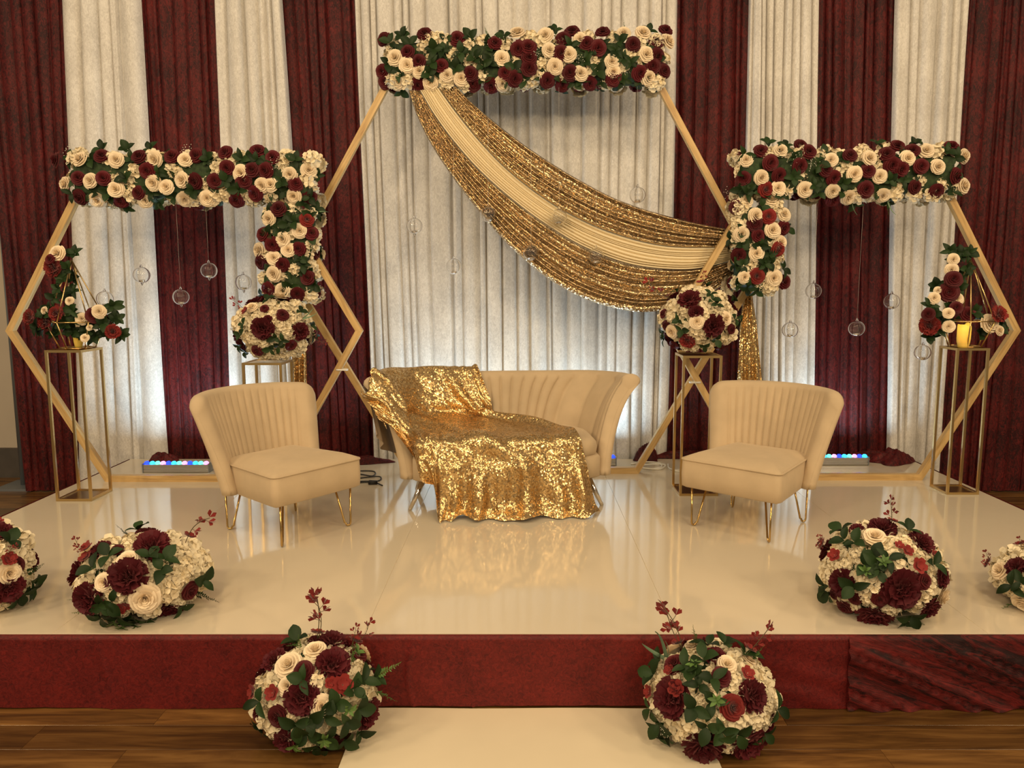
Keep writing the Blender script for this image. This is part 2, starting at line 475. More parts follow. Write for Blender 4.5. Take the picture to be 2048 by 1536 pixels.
# ------------------------------------------------------------------ curtains
CY = 6.03
def curtain(label, xb, xt, ybase, mat, seed, pw=(0.05, 0.10), amp=0.036, z0=0.01, z1=4.35, flare=0.0, zb=0.4, zt=3.75):
    """xb / xt: left and right edge at height zb / zt"""
    r = random.Random(seed)
    wid = xt[1] - xt[0]; cuts = [0.0]
    while cuts[-1] < wid: cuts.append(cuts[-1] + r.uniform(*pw) * r.choice((1, 1, 1, 0.5, 1.3)))
    sc = wid / cuts[-1]; cuts = [c * sc / wid for c in cuts]
    us = []; dep = []
    for a, b in zip(cuts[:-1], cuts[1:]):
        A = amp * min(1.0, (b - a) * wid / 0.05) * r.uniform(0.6, 1.0); ep = r.uniform(2.0, 9.0); sk = r.uniform(-0.35, 0.35)
        for t in (0.0, 0.04, 0.10, 0.2, 0.35, 0.5, 0.65, 0.8, 0.9, 0.96):
            e = abs(2 * t - 1)
            us.append(a + (b - a) * t); dep.append(A * (1 - e ** ep) * (1 + sk * (2 * t - 1)) + 0.003 * math.sin(t * 9 + seed + a * 50))
    us.append(1.0); dep.append(0.0)
    nz = 30; rows = []
    ph = [r.uniform(0, 6.28) for _ in range(6)]
    for i in range(nz + 1):
        z = z1 + (z0 - z1) * i / nz
        f = (z - zb) / (zt - zb)
        xl = xb[0] + (xt[0] - xb[0]) * f; xr = xb[1] + (xt[1] - xb[1]) * f
        low = max(0.0, 1 - (z - z0) / 1.0)
        row = []
        for u, d in zip(us, dep):
            x = xl + (xr - xl) * u + 0.006 * math.sin(u * 11 + z * 1.3 + ph[0]) + 0.010 * low * low * math.sin(u * 17 + ph[1])
            y = ybase - d * (1 + 0.2 * math.sin(z * 1.1 + u * 9 + ph[2])) - 0.008 * math.sin(u * 5 + z * 0.9 + ph[3])
            row.append(Vector((x, y, z)))
        rows.append(row)
    mb = MB().grid(rows)
    o = mb.build('curtain_panel', mat)
    props(o, label, 'curtain', 'backdrop curtain panels')
    return o

def ex(pt, pb, yt=0, yb=900):
    return ony(pt, yt, CY).x, ony(pb, yb, CY).x
edge = {k: ex(*v) for k, v in {
    'b': (128, 163), 'c': (285, 338), 'd': (435, 466), 'e': (566, 622), 'f': (713, 748), 'g': (1355, 1334), 'h': (1495, 1478), 'i': (1635, 1622), 'j': (1787, 1768), 'k': (1935, 1872)}.items()}
def pan(label, l, r, white, seed, ol=0.0, orr=0.0, **kw):
    L = edge[l] if isinstance(l, str) else l; Rr = edge[r] if isinstance(r, str) else r
    return curtain(label, (L[1] - ol, Rr[1] + orr), (L[0] - ol, Rr[0] + orr), CY - (0.02 if white else -0.03), M['white_velvet'] if white else M['maroon_velvet'], seed, **kw)
curt = {}
curt[1] = pan('burgundy velvet curtain at far left end of the backdrop', (-4.07, -3.995), 'b', False, 11, 0, 0.06, pw=(0.06, 0.11))
curt[3] = pan('burgundy velvet curtain behind left hexagon between two white panels', 'c', 'd', False, 13, 0.06, 0.06, pw=(0.06, 0.12))
curt[5] = pan('burgundy velvet curtain immediately left of the wide central white curtain', 'e', 'f', False, 15, 0.06, 0.06, pw=(0.06, 0.14))
curt[7] = pan('burgundy velvet curtain immediately right of the wide central white curtain', 'g', 'h', False, 17, 0.06, 0.06, pw=(0.06, 0.13))
curt[9] = pan('burgundy velvet curtain behind right hexagon between two white panels', 'i', 'j', False, 19, 0.06, 0.06, pw=(0.06, 0.12))
curt[11] = pan('burgundy velvet curtain at far right end of the backdrop', 'k', (4.3, 4.3), False, 21, 0.06, 0, pw=(0.05, 0.13))
curt[2] = pan('ivory crushed velvet curtain nearest the left end, behind left hexagon', 'b', 'c', True, 12, pw=(0.07, 0.17), amp=0.06)
curt[4] = pan('narrow ivory crushed velvet curtain behind left flower column and left chair', 'd', 'e', True, 14, pw=(0.06, 0.15), amp=0.065)
curt[6] = pan('wide central ivory crushed velvet curtain behind the sofa', 'f', 'g', True, 16, pw=(0.045, 0.14), amp=0.06)
curt[8] = pan('narrow ivory crushed velvet curtain behind right flower column and right chair', 'h', 'i', True, 18, pw=(0.045, 0.11), amp=0.065)
curt[10] = pan('ivory crushed velvet curtain nearest the right end, behind right hexagon', 'j', 'k', True, 20, pw=(0.05, 0.12), amp=0.065)

def puddle(parent, cx, cy, rx, ry, h, seed, rot=0.0):
    r = random.Random(seed); ph = [r.uniform(0, 6.28) for _ in range(6)]
    rows = []
    nu, nv = 48, 14
    for i in range(nv + 1):
        v = i / nv; row = []
        for j in range(nu + 1):
            a = 2 * PI * j / nu
            w_ = 1 + 0.22 * math.sin(3 * a + ph[0]) + 0.10 * math.sin(5 * a + ph[1])
            rad = v * w_
            zz = h * (1 - v ** 2.2) * (0.75 + 0.25 * math.sin(a * 2 + ph[2])) + h * 0.28 * math.sin(6 * a + 5 * v + ph[3]) * (1 - v) * v * 3 + 0.010 * abs(math.sin(11 * a + 9 * v + ph[4])) * (v < 0.99)
            x = rad * rx * math.cos(a); y = rad * ry * math.sin(a)
            row.append(Vector((cx + x * math.cos(rot) - y * math.sin(rot), cy + x * math.sin(rot) + y * math.cos(rot), STZ + max(0.002, zz))))
        rows.append(row)
    return MB().grid(rows).build('puddled_hem', M['maroon_velvet'], parent)
p = onz(1785, 925); puddle(curt[9], p.x, p.y, 0.17, 0.10, 0.10, 1, 0.1)
p = onz(1690, 915); puddle(curt[9], p.x + 0.18, p.y + 0.02, 0.18, 0.07, 0.04, 8, 0.1)
p = onz(1300, 921); puddle(curt[7], p.x - 0.02, p.y, 0.09, 0.07, 0.13, 2, 0.3)
p = onz(1385, 918); puddle(curt[7], p.x, p.y + 0.04, 0.30, 0.06, 0.05, 6, 0.0)
p = onz(318, 931); puddle(curt[3], p.x, p.y + 0.05, 0.12, 0.06, 0.08, 3, 0.1)
p = onz(715, 928); puddle(curt[5], p.x, p.y + 0.02, 0.22, 0.07, 0.05, 4, 0.1)

ps = empty('drape_stand', (-4.10, 6.20, 0))
props(ps, 'grey metal upright pole beside the left edge of the far left curtain', 'pole')
MB().tube([(0, 0, 0.01), (0, 0, 4.3)], 0.024, 12).build('pole', M['grey_pole'], ps)
MB().box((0, 0, 0.01), (0.3, 0.3, 0.02)).build('base_plate', M['grey_pole'], ps, smooth=False)

# ------------------------------------------------------------------ hexagon frames
def hexagon(label, cx, y, Rr, wd=0.043, dp=0.045):
    zc = STZ + Rr * math.cos(R(30))
    root = empty('hexagon_frame', (cx, y, STZ))
    props(root, label, 'hexagon frame', 'wooden hexagon frames')
    ap = Rr * math.cos(R(30))
    L = Rr; Li = Rr - 2 * wd * math.tan(R(30))
    vs = [(-L/2, -dp/2, -wd/2), (L/2, -dp/2, -wd/2), (Li/2, -dp/2, wd/2), (-Li/2, -dp/2, wd/2)]
    vs += [(a, dp/2, c) for a, b, c in vs]
    fs = [(0, 1, 2, 3), (7, 6, 5, 4), (0, 4, 5, 1), (1, 5, 6, 2), (2, 6, 7, 3), (3, 7, 4, 0)]
    me = mesh('beam', vs, fs, M['pine'], False)
    for k in range(6):
        a = k * PI / 3
        o = link('beam', me, root)
        m_ = ap - wd / 2
        o.location = (math.sin(a) * -m_, 0, (zc - STZ) - math.cos(a) * m_)
        o.rotation_euler = (0, a, 0)
    return root
# beam k=0 bottom; rotation about Y
HL = (-2.272, 5.222, 1.207); HR = (2.205, 5.262, 1.207); HC = (0.02, 5.452, 1.675)
hexagon('left smaller wooden hexagon frame carrying an L-shaped flower garland', *HL)
hexagon('right smaller wooden hexagon frame carrying an L-shaped flower garland', *HR)
hexagon('large central wooden hexagon frame with straight flower garland and gold swag', *HC)

def tie(label, px, py, y0, y1):
    p = ony(px, py, (y0 + y1) / 2)
    hw, hy, t = 0.040, (y1 - y0) / 2 + 0.008, 0.006
    pts = rrect(hw, hy, 0.02, 4)
    vs = []; n = len(pts)
    mb = MB()
    outer = [(a * 1.0, b * 1.0) for a, b in pts]
    inner = [(a * 0.93, b * 0.95) for a, b in pts]
    for k in range(n):
        vs += [Vector((outer[k][0], outer[k][1], -t)), Vector((outer[k][0], outer[k][1], t)), Vector((inner[k][0], inner[k][1], t)), Vector((inner[k][0], inner[k][1], -t))]
    fs = []
    for k in range(n):
        l = (k + 1) % n
        for q in range(4):
            fs.append((k*4+q, l*4+q, l*4+(q+1) % 4, k*4+(q+1) % 4))
    o = mb.add(vs, fs).build('cable_tie', M['zip_tie'], None, p)
    props(o, label, 'cable tie', 'ties where hexagon beams cross')
tie('white tie binding left hexagon to central hexagon beside left chair', 684, 739, 5.2, 5.244)
tie('white tie binding right hexagon to central hexagon beside right chair', 1390, 764, 5.24, 5.284)

# ------------------------------------------------------------------ flower meshes
def petal_grid(fn, nu=4, nv=4):
    return [[fn(-1 + 2 * j / nu, i / nv) for j in range(nu + 1)] for i in range(nv + 1)]
def rose_mesh(seed, mat):
    r = random.Random(seed); mb = MB(); a0 = r.uniform(0, 6.28)
    layers = [(2, 0.0, 0.085, 0.84, 1.9, 0.0), (3, 0.02, 0.20, 0.84, 1.25, 0.01), (4, 0.04, 0.34, 0.82, 1.0, 0.03), (4, 0.06, 0.50, 0.75, 0.95, 0.05), (5, 0.08, 0.67, 0.63, 0.80, 0.09), (5, 0.08, 0.84, 0.46, 0.78, 0.12), (5, 0.10, 0.96, 0.22, 0.74, 0.10)]
    for li, (n, r0, r1, h, hw, rec) in enumerate(layers):
        for k in range(n):
            a = a0 + li * 0.9 + 2 * PI * k / n + r.uniform(-0.12, 0.12)
            hh = h * r.uniform(0.93, 1.05); rr = r1 * r.uniform(0.95, 1.05)
            def fn(u, v):
                q = 0.6 + 0.4 * math.sin(PI * (0.15 + 0.6 * v))
                th = a + u * hw * q
                rad = r0 + (rr - r0) * v ** 0.85 + rec * v ** 5 + 0.035 * u * v
                z = hh * v ** 0.75 * (1 - 0.17 * u * u * v) - rec * 0.7 * v ** 6
                return Vector((rad * math.cos(th), rad * math.sin(th), z))
            mb.grid(petal_grid(fn))
    return mesh('rose', mb.v, mb.f, mat)
def peony_mesh(seed, mat):
    r = random.Random(seed); mb = MB()
    for li, (n, el, ln, base) in enumerate([(5, 78, 0.75, 0.05), (9, 58, 0.85, 0.1), (13, 38, 0.95, 0.15), (15, 18, 1.02, 0.18), (13, 0, 1.05, 0.2)]):
        for k in range(n):
            a = 2 * PI * k / n + li * 0.7 + r.uniform(-0.15, 0.15)
            e = R(el + r.uniform(-9, 9)); L = ln * r.uniform(0.88, 1.08); wd = 0.23 * r.uniform(0.85, 1.2)
            d = Vector((math.cos(a) * math.cos(e), math.sin(a) * math.cos(e), math.sin(e)))
            s = Vector((-math.sin(a), math.cos(a), 0)); nn = s.cross(d)
            p1, p2 = r.uniform(0, 6.28), r.uniform(2, 4)
            def fn(u, v):
                wv = wd * (0.25 + 0.9 * v - 0.15 * v ** 4)
                tip = 1 - 0.10 * abs(math.sin(u * 3.2 + p1)) * v ** 3
                p = d * (L * v * tip) * (0.85 if el > 50 else 1) + s * (u * wv)
                p += nn * (-0.10 * v * v + 0.06 * v * math.sin(u * p2 * 1.6 + p1) + 0.05 * u * u)
                p.z = p.z * 0.82
                return p
            mb.grid(petal_grid(fn, 4, 3))
    return mesh('peony', mb.v, mb.f, mat)
def flat_petals(mb, c, nrm, size, n, r, cup=0.25, wid=0.42):
    q = Vector(nrm).to_track_quat('Z', 'Y') @ Quaternion((0, 0, 1), r.uniform(0, 6.28))
    for k in range(n):
        a = 2 * PI * k / n
        lo = [(0.06, 0, 0), (0.5, wid, cup * 0.4), (0.92, wid * 0.62, cup), (1.0, 0, cup * 0.8), (0.92, -wid * 0.62, cup), (0.5, -wid, cup * 0.4), (0.55, 0, cup * 0.15)]
        ca, sa = math.cos(a), math.sin(a)
        vs = [Vector(c) + q @ (Vector((x * ca - y * sa, x * sa + y * ca, z)) * size) for x, y, z in lo]
        mb.add(vs, [(6, 0, 5), (6, 1, 0), (6, 2, 1), (6, 3, 2), (6, 4, 3), (6, 5, 4)])
def hydrangea_mesh(seed, mat, n=14, rad=0.62):
    r = random.Random(seed); mb = MB()
    for k in range(n):
        zc = 1 - (k + 0.5) / n * 0.98
        a = k * 2.39996 + r.uniform(-0.2, 0.2)
        s = math.sqrt(1 - zc * zc)
        nn = Vector((s * math.cos(a), s * math.sin(a), zc))
        c = Vector((nn.x * rad, nn.y * rad, nn.z * rad * 0.72)) * r.uniform(0.92, 1.08)
        nn = (nn + Vector((r.uniform(-.3, .3), r.uniform(-.3, .3), r.uniform(-.2, .3)))).normalized()
        flat_petals(mb, c, nn, 0.54 * r.uniform(0.85, 1.15), 4, r, 0.22, 0.48)
    return mesh('hydrangea', mb.v, mb.f, mat)
def blossom_mesh(seed, mat, n=5):
    r = random.Random(seed); mb = MB()
    flat_petals(mb, (0, 0, 0.1), (0, 0, 1), 1.0, n, r, 0.3, 0.5)
    flat_petals(mb, (0, 0, 0.16), (0.1, 0, 1), 0.55, n, r, 0.5, 0.5)
    return mesh('blossom', mb.v, mb.f, mat)
def leaf_mesh(seed, mat, width=0.27, droop=0.2):
    r = random.Random(seed); st = [0, 0.12, 0.3, 0.5, 0.7, 0.88, 1.0]; hw = [0.02, 0.55, 0.92, 1.0, 0.82, 0.42, 0.0]
    rows = []
    for v, h in zip(st, hw):
        z = 0.10 * math.sin(v * 2.5) - droop * v * v
        hw_ = h * width
        rows.append([Vector((-hw_, v, z + 0.28 * hw_ + 0.01 * math.sin(v * 20))), Vector((-hw_ * .5, v, z + 0.10 * hw_)), Vector((0, v, z)), Vector((hw_ * .5, v, z + 0.10 * hw_)), Vector((hw_, v, z + 0.28 * hw_ - 0.01 * math.sin(v * 20)))])
    return mesh('leaf', *((lambda m: (m.v, m.f))(MB().grid(rows))), mat)
def fern_mesh(seed, mat):
    r = random.Random(seed); mb = MB()
    def pt(v): return Vector((0.12 * v * v, 0.02 * math.sin(v * 5), v))
    mb.tube([pt(i / 8) for i in range(9)], [0.012 - 0.001 * i for i in range(9)], 4)
    for i in range(2, 14):
        v = i / 14; p = pt(v); L = 0.20 * (1.15 - v)
        for s in (-1, 1):
            d = Vector((s * 0.8, r.uniform(-.5, .5), 0.55)).normalized(); sd = d.cross(Vector((0, 1, 0.3))).normalized()
            mb.add([p, p + d * L * .5 + sd * L * .22, p + d * L, p + d * L * .5 - sd * L * .22], [(0, 1, 2, 3)])
    return mesh('fern_sprig', mb.v, mb.f, mat)
def heart(mb, p, d, s, r):
    q = d.to_track_quat('Z', 'Y') @ Quaternion((0, 0, 1), r.uniform(0, 6.28))
    for sx in (-1, 1):
        for (x0, y0) in ((0, -0.35), (0, 0.35)):
            lo = [(0, 0, 0), (sx * 0.62, y0, 0.55), (sx * 0.55, y0 * .6, 1.0), (sx * 0.12, y0 * .3, 0.85)]
            mb.add([p + q @ (Vector(c) * s) for c in lo], [(0, 1, 2, 3)])
def sprig_mesh(seed):
    """berry sprig, length 1 along +Z: stem with heart-shaped red buds"""
    r = random.Random(seed); mb = MB(); bx, by = r.uniform(-.18, .18), r.uniform(-.18, .18)
    def pt(v): return Vector((bx * math.sin(v * 3.0), by * math.sin(v * 2.4), v))
    mb.tube([pt(i / 8) for i in range(9)], 0.010, 4)
    nf = len(mb.f)
    for k, v in enumerate((0.42, 0.58, 0.72, 0.86, 1.0)):
        p = pt(v); a = k * 2.4 + r.uniform(-.4, .4)
        off = Vector((math.cos(a), math.sin(a), 0.5)) * (0.10 if v < 1 else 0.02)
        if v < 1: mb.tube([p, p + off], 0.007, 3)
        nf2 = len(mb.f)
        heart(mb, p + off, (off + Vector((0, 0, 0.05))).normalized(), 0.15 * r.uniform(0.85, 1.15), r)
    me = mesh('berry_sprig', mb.v, mb.f, M['stem'])
    me.materials.append(M['red_petal'])
    mi = [0] * len(mb.f)
    for i, f in enumerate(mb.f):
        if len(f) == 4 and i >= nf:
            z = [mb.v[q] for q in f]
            if (z[1] - z[0]).length > 0.05 and (z[1] - z[2]).length > 0.03: mi[i] = 1
    me.polygons.foreach_set('material_index', mi)
    return me
def grass_mesh(seed, mat):
    rows = []
    for i in range(9):
        v = i / 8; h = 0.045 * (1 - v ** 2) + 0.002
        c = Vector((0, 0.35 * v * v, v * (1 - 0.12 * v * v)))
        rows.append([c + Vector((-h, -0.02, 0)), c + Vector((0, 0.01, 0)), c + Vector((h, -0.02, 0))])
    m = MB().grid(rows)
    return mesh('grass_blade', m.v, m.f, mat)
def dots_mesh(seed):
    r = random.Random(seed); mb = MB()
    for k in range(16):
        a = r.uniform(0, 6.28); e = r.uniform(0.3, 1.4); L = r.uniform(0.5, 1.0)
        p = Vector((math.cos(a) * math.cos(e), math.sin(a) * math.cos(e), math.sin(e))) * L
        s = 0.055
        mb.add([p + Vector(q) * s for q in ((1,0,0),(-1,0,0),(0,1,0),(0,-1,0),(0,0,1),(0,0,-1))], [(0,2,4),(2,1,4),(1,3,4),(3,0,4),(2,0,5),(1,2,5),(3,1,5),(0,3,5)])
        mb.add([Vector((0.006, 0, 0)), Vector((-0.006, 0, 0)), p], [(0, 1, 2)])
    return mesh('baby_breath', mb.v, mb.f, M['white_dot'])

ROSE = {c: [rose_mesh(10 + i, M[m]) for i in range(3)] for c, m in (('R', 'cream_petal'), ('B', 'burgundy_petal'), ('E', 'red_petal'))}
PEONY = [peony_mesh(30 + i, M['peony_petal']) for i in range(3)]
REDP = [peony_mesh(40 + i, M['red_petal']) for i in range(2)]
HYD = [hydrangea_mesh(50 + i, M['ivory_petal']) for i in range(3)]
BLO = [blossom_mesh(60 + i, M['red_petal']) for i in range(2)]
LEAF = [leaf_mesh(70, M['leaf_green'], 0.32, 0.2), leaf_mesh(71, M['leaf_green'], 0.25, 0.35), leaf_mesh(72, M['leaf_green'], 0.37, 0.1)]
LGREEN = [leaf_mesh(73, M['light_green'], 0.22, 0.1)]
FERN = [fern_mesh(80, M['light_green']), fern_mesh(81, M['leaf_green'])]
SPRIG = [sprig_mesh(90 + i) for i in range(3)]
GRASS = [grass_mesh(95, M['pale_green'])]
DOTS = [dots_mesh(97 + i) for i in range(2)]
LIB = {'R': ('rose', ROSE['R'], 'cream rose'), 'B': ('rose', ROSE['B'], 'burgundy rose'), 'E': ('rose', ROSE['E'], 'bright red rose'),
       'P': ('peony', PEONY, 'dark burgundy ruffled peony'), 'Q': ('peony', REDP, 'bright red ruffled peony'), 'H': ('hydrangea', HYD, None), 'O': ('blossom', BLO, None), 'W': ('baby_breath', DOTS, None)}

def put(root, name, me, pos, q, s, label=None):
    o = bpy.data.objects.new(name, me)
    COL.objects.link(o)
    o.parent = root
    o.location = Vector(pos) - root.location
    o.rotation_mode = 'QUATERNION'; o.rotation_quaternion = q
    o.scale = (s, s, s)
    if label: o['label'] = label
    return o
def flower(root, kind, pos, n, s, r):
    name, ms, lab = LIB[kind]
    q = Vector(n).to_track_quat('Z', 'Y') @ Quaternion((0, 0, 1), r.uniform(0, 6.28))
    put(root, name, r.choice(ms), pos, q, s, lab)
def leaves(root, pos, n, L, r, count=5, ms=None):
    n = Vector(n).normalized()
    base = n.to_track_quat('Z', 'Y')
    a0 = r.uniform(0, 6.28)
    for k in range(count):
        a = a0 + 2 * PI * k / count + r.uniform(-.35, .35)
        q = base @ Quaternion((0, 0, 1), a) @ Quaternion((1, 0, 0), R(r.uniform(8, 42)))
        put(root, 'leaf', r.choice(ms or LEAF), Vector(pos) + n * r.uniform(0, 0.012), q, L * r.uniform(0.8, 1.15))
def stalk(root, name, me, a, b, r):
    d = Vector(b) - Vector(a)
    q = d.to_track_quat('Z', 'Y') @ Quaternion((0, 0, 1), r.uniform(0, 6.28))
    put(root, name, me, a, q, d.length)

# ------------------------------------------------------------------ garlands
def crop(x0, y0, k):
    return lambda pts: [(x0 + p[0] * k, y0 + p[1] * k) + tuple(p[2:]) for p in pts]
K = 700 / 2048
def garland(label, yh, boxes, lists, seed, rs=0.0515):
    """boxes: pixel boxes (x0,y0,x1,y1); lists: dict kind -> [(px,py)]"""
    r = random.Random(seed)
    yf = yh - 0.10
    wb = []
    for (x0, y0, x1, y1) in boxes:
        a, b = ony(x0, y1, yf), ony(x1, y0, yf)
        wb.append((a.x, b.x, a.z, b.z))
    cxm = sum((b[0] + b[1]) / 2 for b in wb) / len(wb)
    root = empty('flower_garland', (cxm, yh, min(b[2] for b in wb)))
    props(root, label, 'flower garland', 'flower garlands on the hexagon frames')
    for (x0, x1, z0, z1) in wb:
        hx, hz = (x1 - x0) / 2 - 0.05, (z1 - z0) / 2 - 0.05
        mb = MB().pillow(rrect(hx, 0.085, 0.05), [(0.03, -hz), (0, -hz + 0.03), (0, hz - 0.03), (0.03, hz)])
        mb.build('moss_core', M['moss'], root, Vector(((x0 + x1) / 2, yh - 0.005, (z0 + z1) / 2)) - root.location)
    def loc(px, py):
        p = ony(px, py, yf); best = None
        for bi, (x0, x1, z0, z1) in enumerate(wb):
            tx = (p.x - (x0 + x1) / 2) / ((x1 - x0) / 2); tz = (p.z - (z0 + z1) / 2) / ((z1 - z0) / 2)
            d = max(abs(tx), abs(tz))
            if best is None or d < best[0]: best = (d, tx, tz, bi)
        d, tx, tz, bi = best
        x0, x1, z0, z1 = wb[bi]
        horiz = (x1 - x0) > (z1 - z0)
        tx = max(-1.1, min(1.1, tx)); tz = max(-1.1, min(1.1, tz))
        ex_ = 9 if horiz else 3; ez = 3 if horiz else 9
        back = 0.07 * abs(tx) ** (ex_ + 1) + 0.07 * abs(tz) ** (ez + 1)
        n = Vector((0.75 * tx * abs(tx) ** ex_ + 0.0, -1, 0.75 * tz * abs(tz) ** ez + 0.12 * tz))
        q = ony(px, py, yf + back)
        return q, n
    jit = lambda n, a: (Vector(n).normalized() + Vector((r.uniform(-a, a), r.uniform(-a, a) * .4, r.uniform(-a, a)))).normalized()
    for kind in 'RBEPHO':
        for (px, py, *sz) in lists.get(kind, []):
            p, n = loc(px, py)
            s = (rs if kind in 'RBE' else 0.060) * r.uniform(0.9, 1.08)
            if kind == 'P': s = 0.062
            if kind == 'O': s = 0.03
            off = -0.026 if kind == 'H' else 0.006
            n = jit(n, 0.28 if kind in 'RBE' else 0.2)
            flower(root, kind, p + n * off, n, s, r)
    for (px, py) in lists.get('L', []):
        p, n = loc(px, py)
        leaves(root, p + Vector((0, 0.0, 0)), jit(n, 0.2), 0.068, r, 4)
    for (px, py) in lists.get('W', []):
        p, n = loc(px, py); flower(root, 'W', p, jit(n, .2), 0.06, r)
    for (ax, ay, bx, by) in lists.get('F', []):
        p, n = loc(ax, ay); stalk(root, 'fern_sprig', r.choice(FERN), p, ony(bx, by, p.y - 0.03), r)
    for (ax, ay, bx, by) in lists.get('G', []):
        p, n = loc(ax, ay); stalk(root, 'grass_blade', GRASS[0], p, ony(bx, by, p.y - 0.03), r)
    # fill behind the named blooms, and the top, underside and back
    for (x0, x1, z0, z1) in wb:
        nx = max(1, round((x1 - x0) / 0.125)); nz = max(1, round((z1 - z0) / 0.125))
        for i in range(nx):
            for j in range(nz):
                x = x0 + (x1 - x0) * (i + 0.5) / nx + r.uniform(-.02, .02); z = z0 + (z1 - z0) * (j + 0.5) / nz + r.uniform(-.02, .02)
                t = r.random()
                if t < 0.42: flower(root, 'H', (x, yf + 0.042, z), jit((0, -1, 0.1), 0.3), 0.07, r)
                else: leaves(root, (x, yf + 0.026, z), jit((0, -1, 0.1), 0.3), 0.068, r, 3)
                if (i + j) % 2 == 0: flower(root, 'H', (x, yh + 0.085, z), jit((0, 1, 0.1), 0.3), 0.075, r)
        horiz = (x1 - x0) > (z1 - z0)
        m_ = nx if horiz else nz
        for i in range(m_):
            f = (i + 0.5) / m_
            for yo in (-0.02, 0.06):
                if horiz: spots = [((x0 + (x1 - x0) * f, yh + yo, z1 - 0.05), (0, -.2, 1)), ((x0 + (x1 - x0) * f, yh + yo, z0 + 0.05), (0, -.2, -1))]
                else: spots = [((x0 + 0.05, yh + yo, z0 + (z1 - z0) * f), (-1, -.2, 0)), ((x1 - 0.05, yh + yo, z0 + (z1 - z0) * f), (1, -.2, 0))]
                for pos, n in spots:
                    t = r.random()
                    if t < 0.35: flower(root, 'H', pos, jit(n, .3), 0.062, r)
                    elif t < 0.6: flower(root, 'B', pos, jit(n, .3), rs * 0.85, r)
                    elif t < 0.7: flower(root, 'R', pos, jit(n, .3), rs * 0.85, r)
                    else: leaves(root, pos, jit(n, .3), 0.06, r, 3)
    return root

c1, c4 = crop(0, 0, K), crop(0, 450, K)
c3, c6 = crop(1348, 0, K), crop(1348, 450, K)
c2 = crop(700, 0, K)
garland('L-shaped cream and burgundy flower garland on the left hexagon frame', HL[1],
    [(128, 300, 632, 408), (524, 405, 634, 606)], {
    'R': c1([(478,940),(686,940),(915,935),(1088,940),(538,1062),(905,1070),(1075,1055),(980,1097),(395,1080),(685,1110),(575,1165),(855,1170),(1085,1160),(1215,1160),(1415,1015),(1540,1085),(1590,1085),(1700,1020),(1805,1000),(1725,1145),(1810,940),(1580,1280),(1755,1355),(1660,1403),(1530,1465),(1690,1465)]) + c4([(1605,195),(1610,285),(1660,385)]),
    'B': c1([(345,940),(480,1150),(600,920),(610,1045),(465,1045),(820,925),(870,1000),(1010,920),(1155,915),(1325,900),(1510,895),(1600,925),(1335,985),(1560,1000),(1480,1000),(1430,1060),(1150,1060),(1260,1060),(820,1130),(710,1170),(1160,1185),(1730,1080),(1810,1150),(1500,1130),(1390,1165),(1635,1230),(1550,1375),(1600,1430),(1755,1455),(1820,1370)]) + c4([(1540,215),(1655,230),(1805,310),(1580,375),(1745,400)]),
    'E': c1([(1795,1290)]),
    'H': c1([(460,890),(780,1000),(1000,990),(1270,960),(1400,900),(1690,905),(1030,1020),(1280,1010),(690,1050),(1190,1070),(520,1170),(640,1190),(1310,1130),(1830,1100),(1580,1150),(1480,1180),(770,1110),(1650,960),(1530,1020),(420,1040),(1720,1220),(1830,1440),(1590,1340),(1700,1370),(1820,1250)]) + c4([(1820,130),(1730,265),(1790,190),(1640,300),(1650,420),(1760,430),(1530,320),(1820,250)]),
    'L': c1([(600,880),(750,880),(880,880),(1220,930),(740,1045),(640,1130),(1130,1120),(1730,940),(1650,1070),(1420,930),(930,1020),(420,930),(1320,1060),(1400,1110),(1850,1030),(1500,940),(930,1180),(740,1195),(1680,1310),(1720,1300),(1780,1200),(1850,1230)]) + c4([(1760,190),(1640,50),(1700,370),(1830,350),(1550,410),(1780,230),(1580,60)]),
    'W': c1([(420,900),(1100,885),(1620,960)]), 'F': [(300, 300, 296, 284), (318, 402, 322, 424), (600, 605, 645, 570)], 'G': [(632, 425, 654, 418)]}, 101)
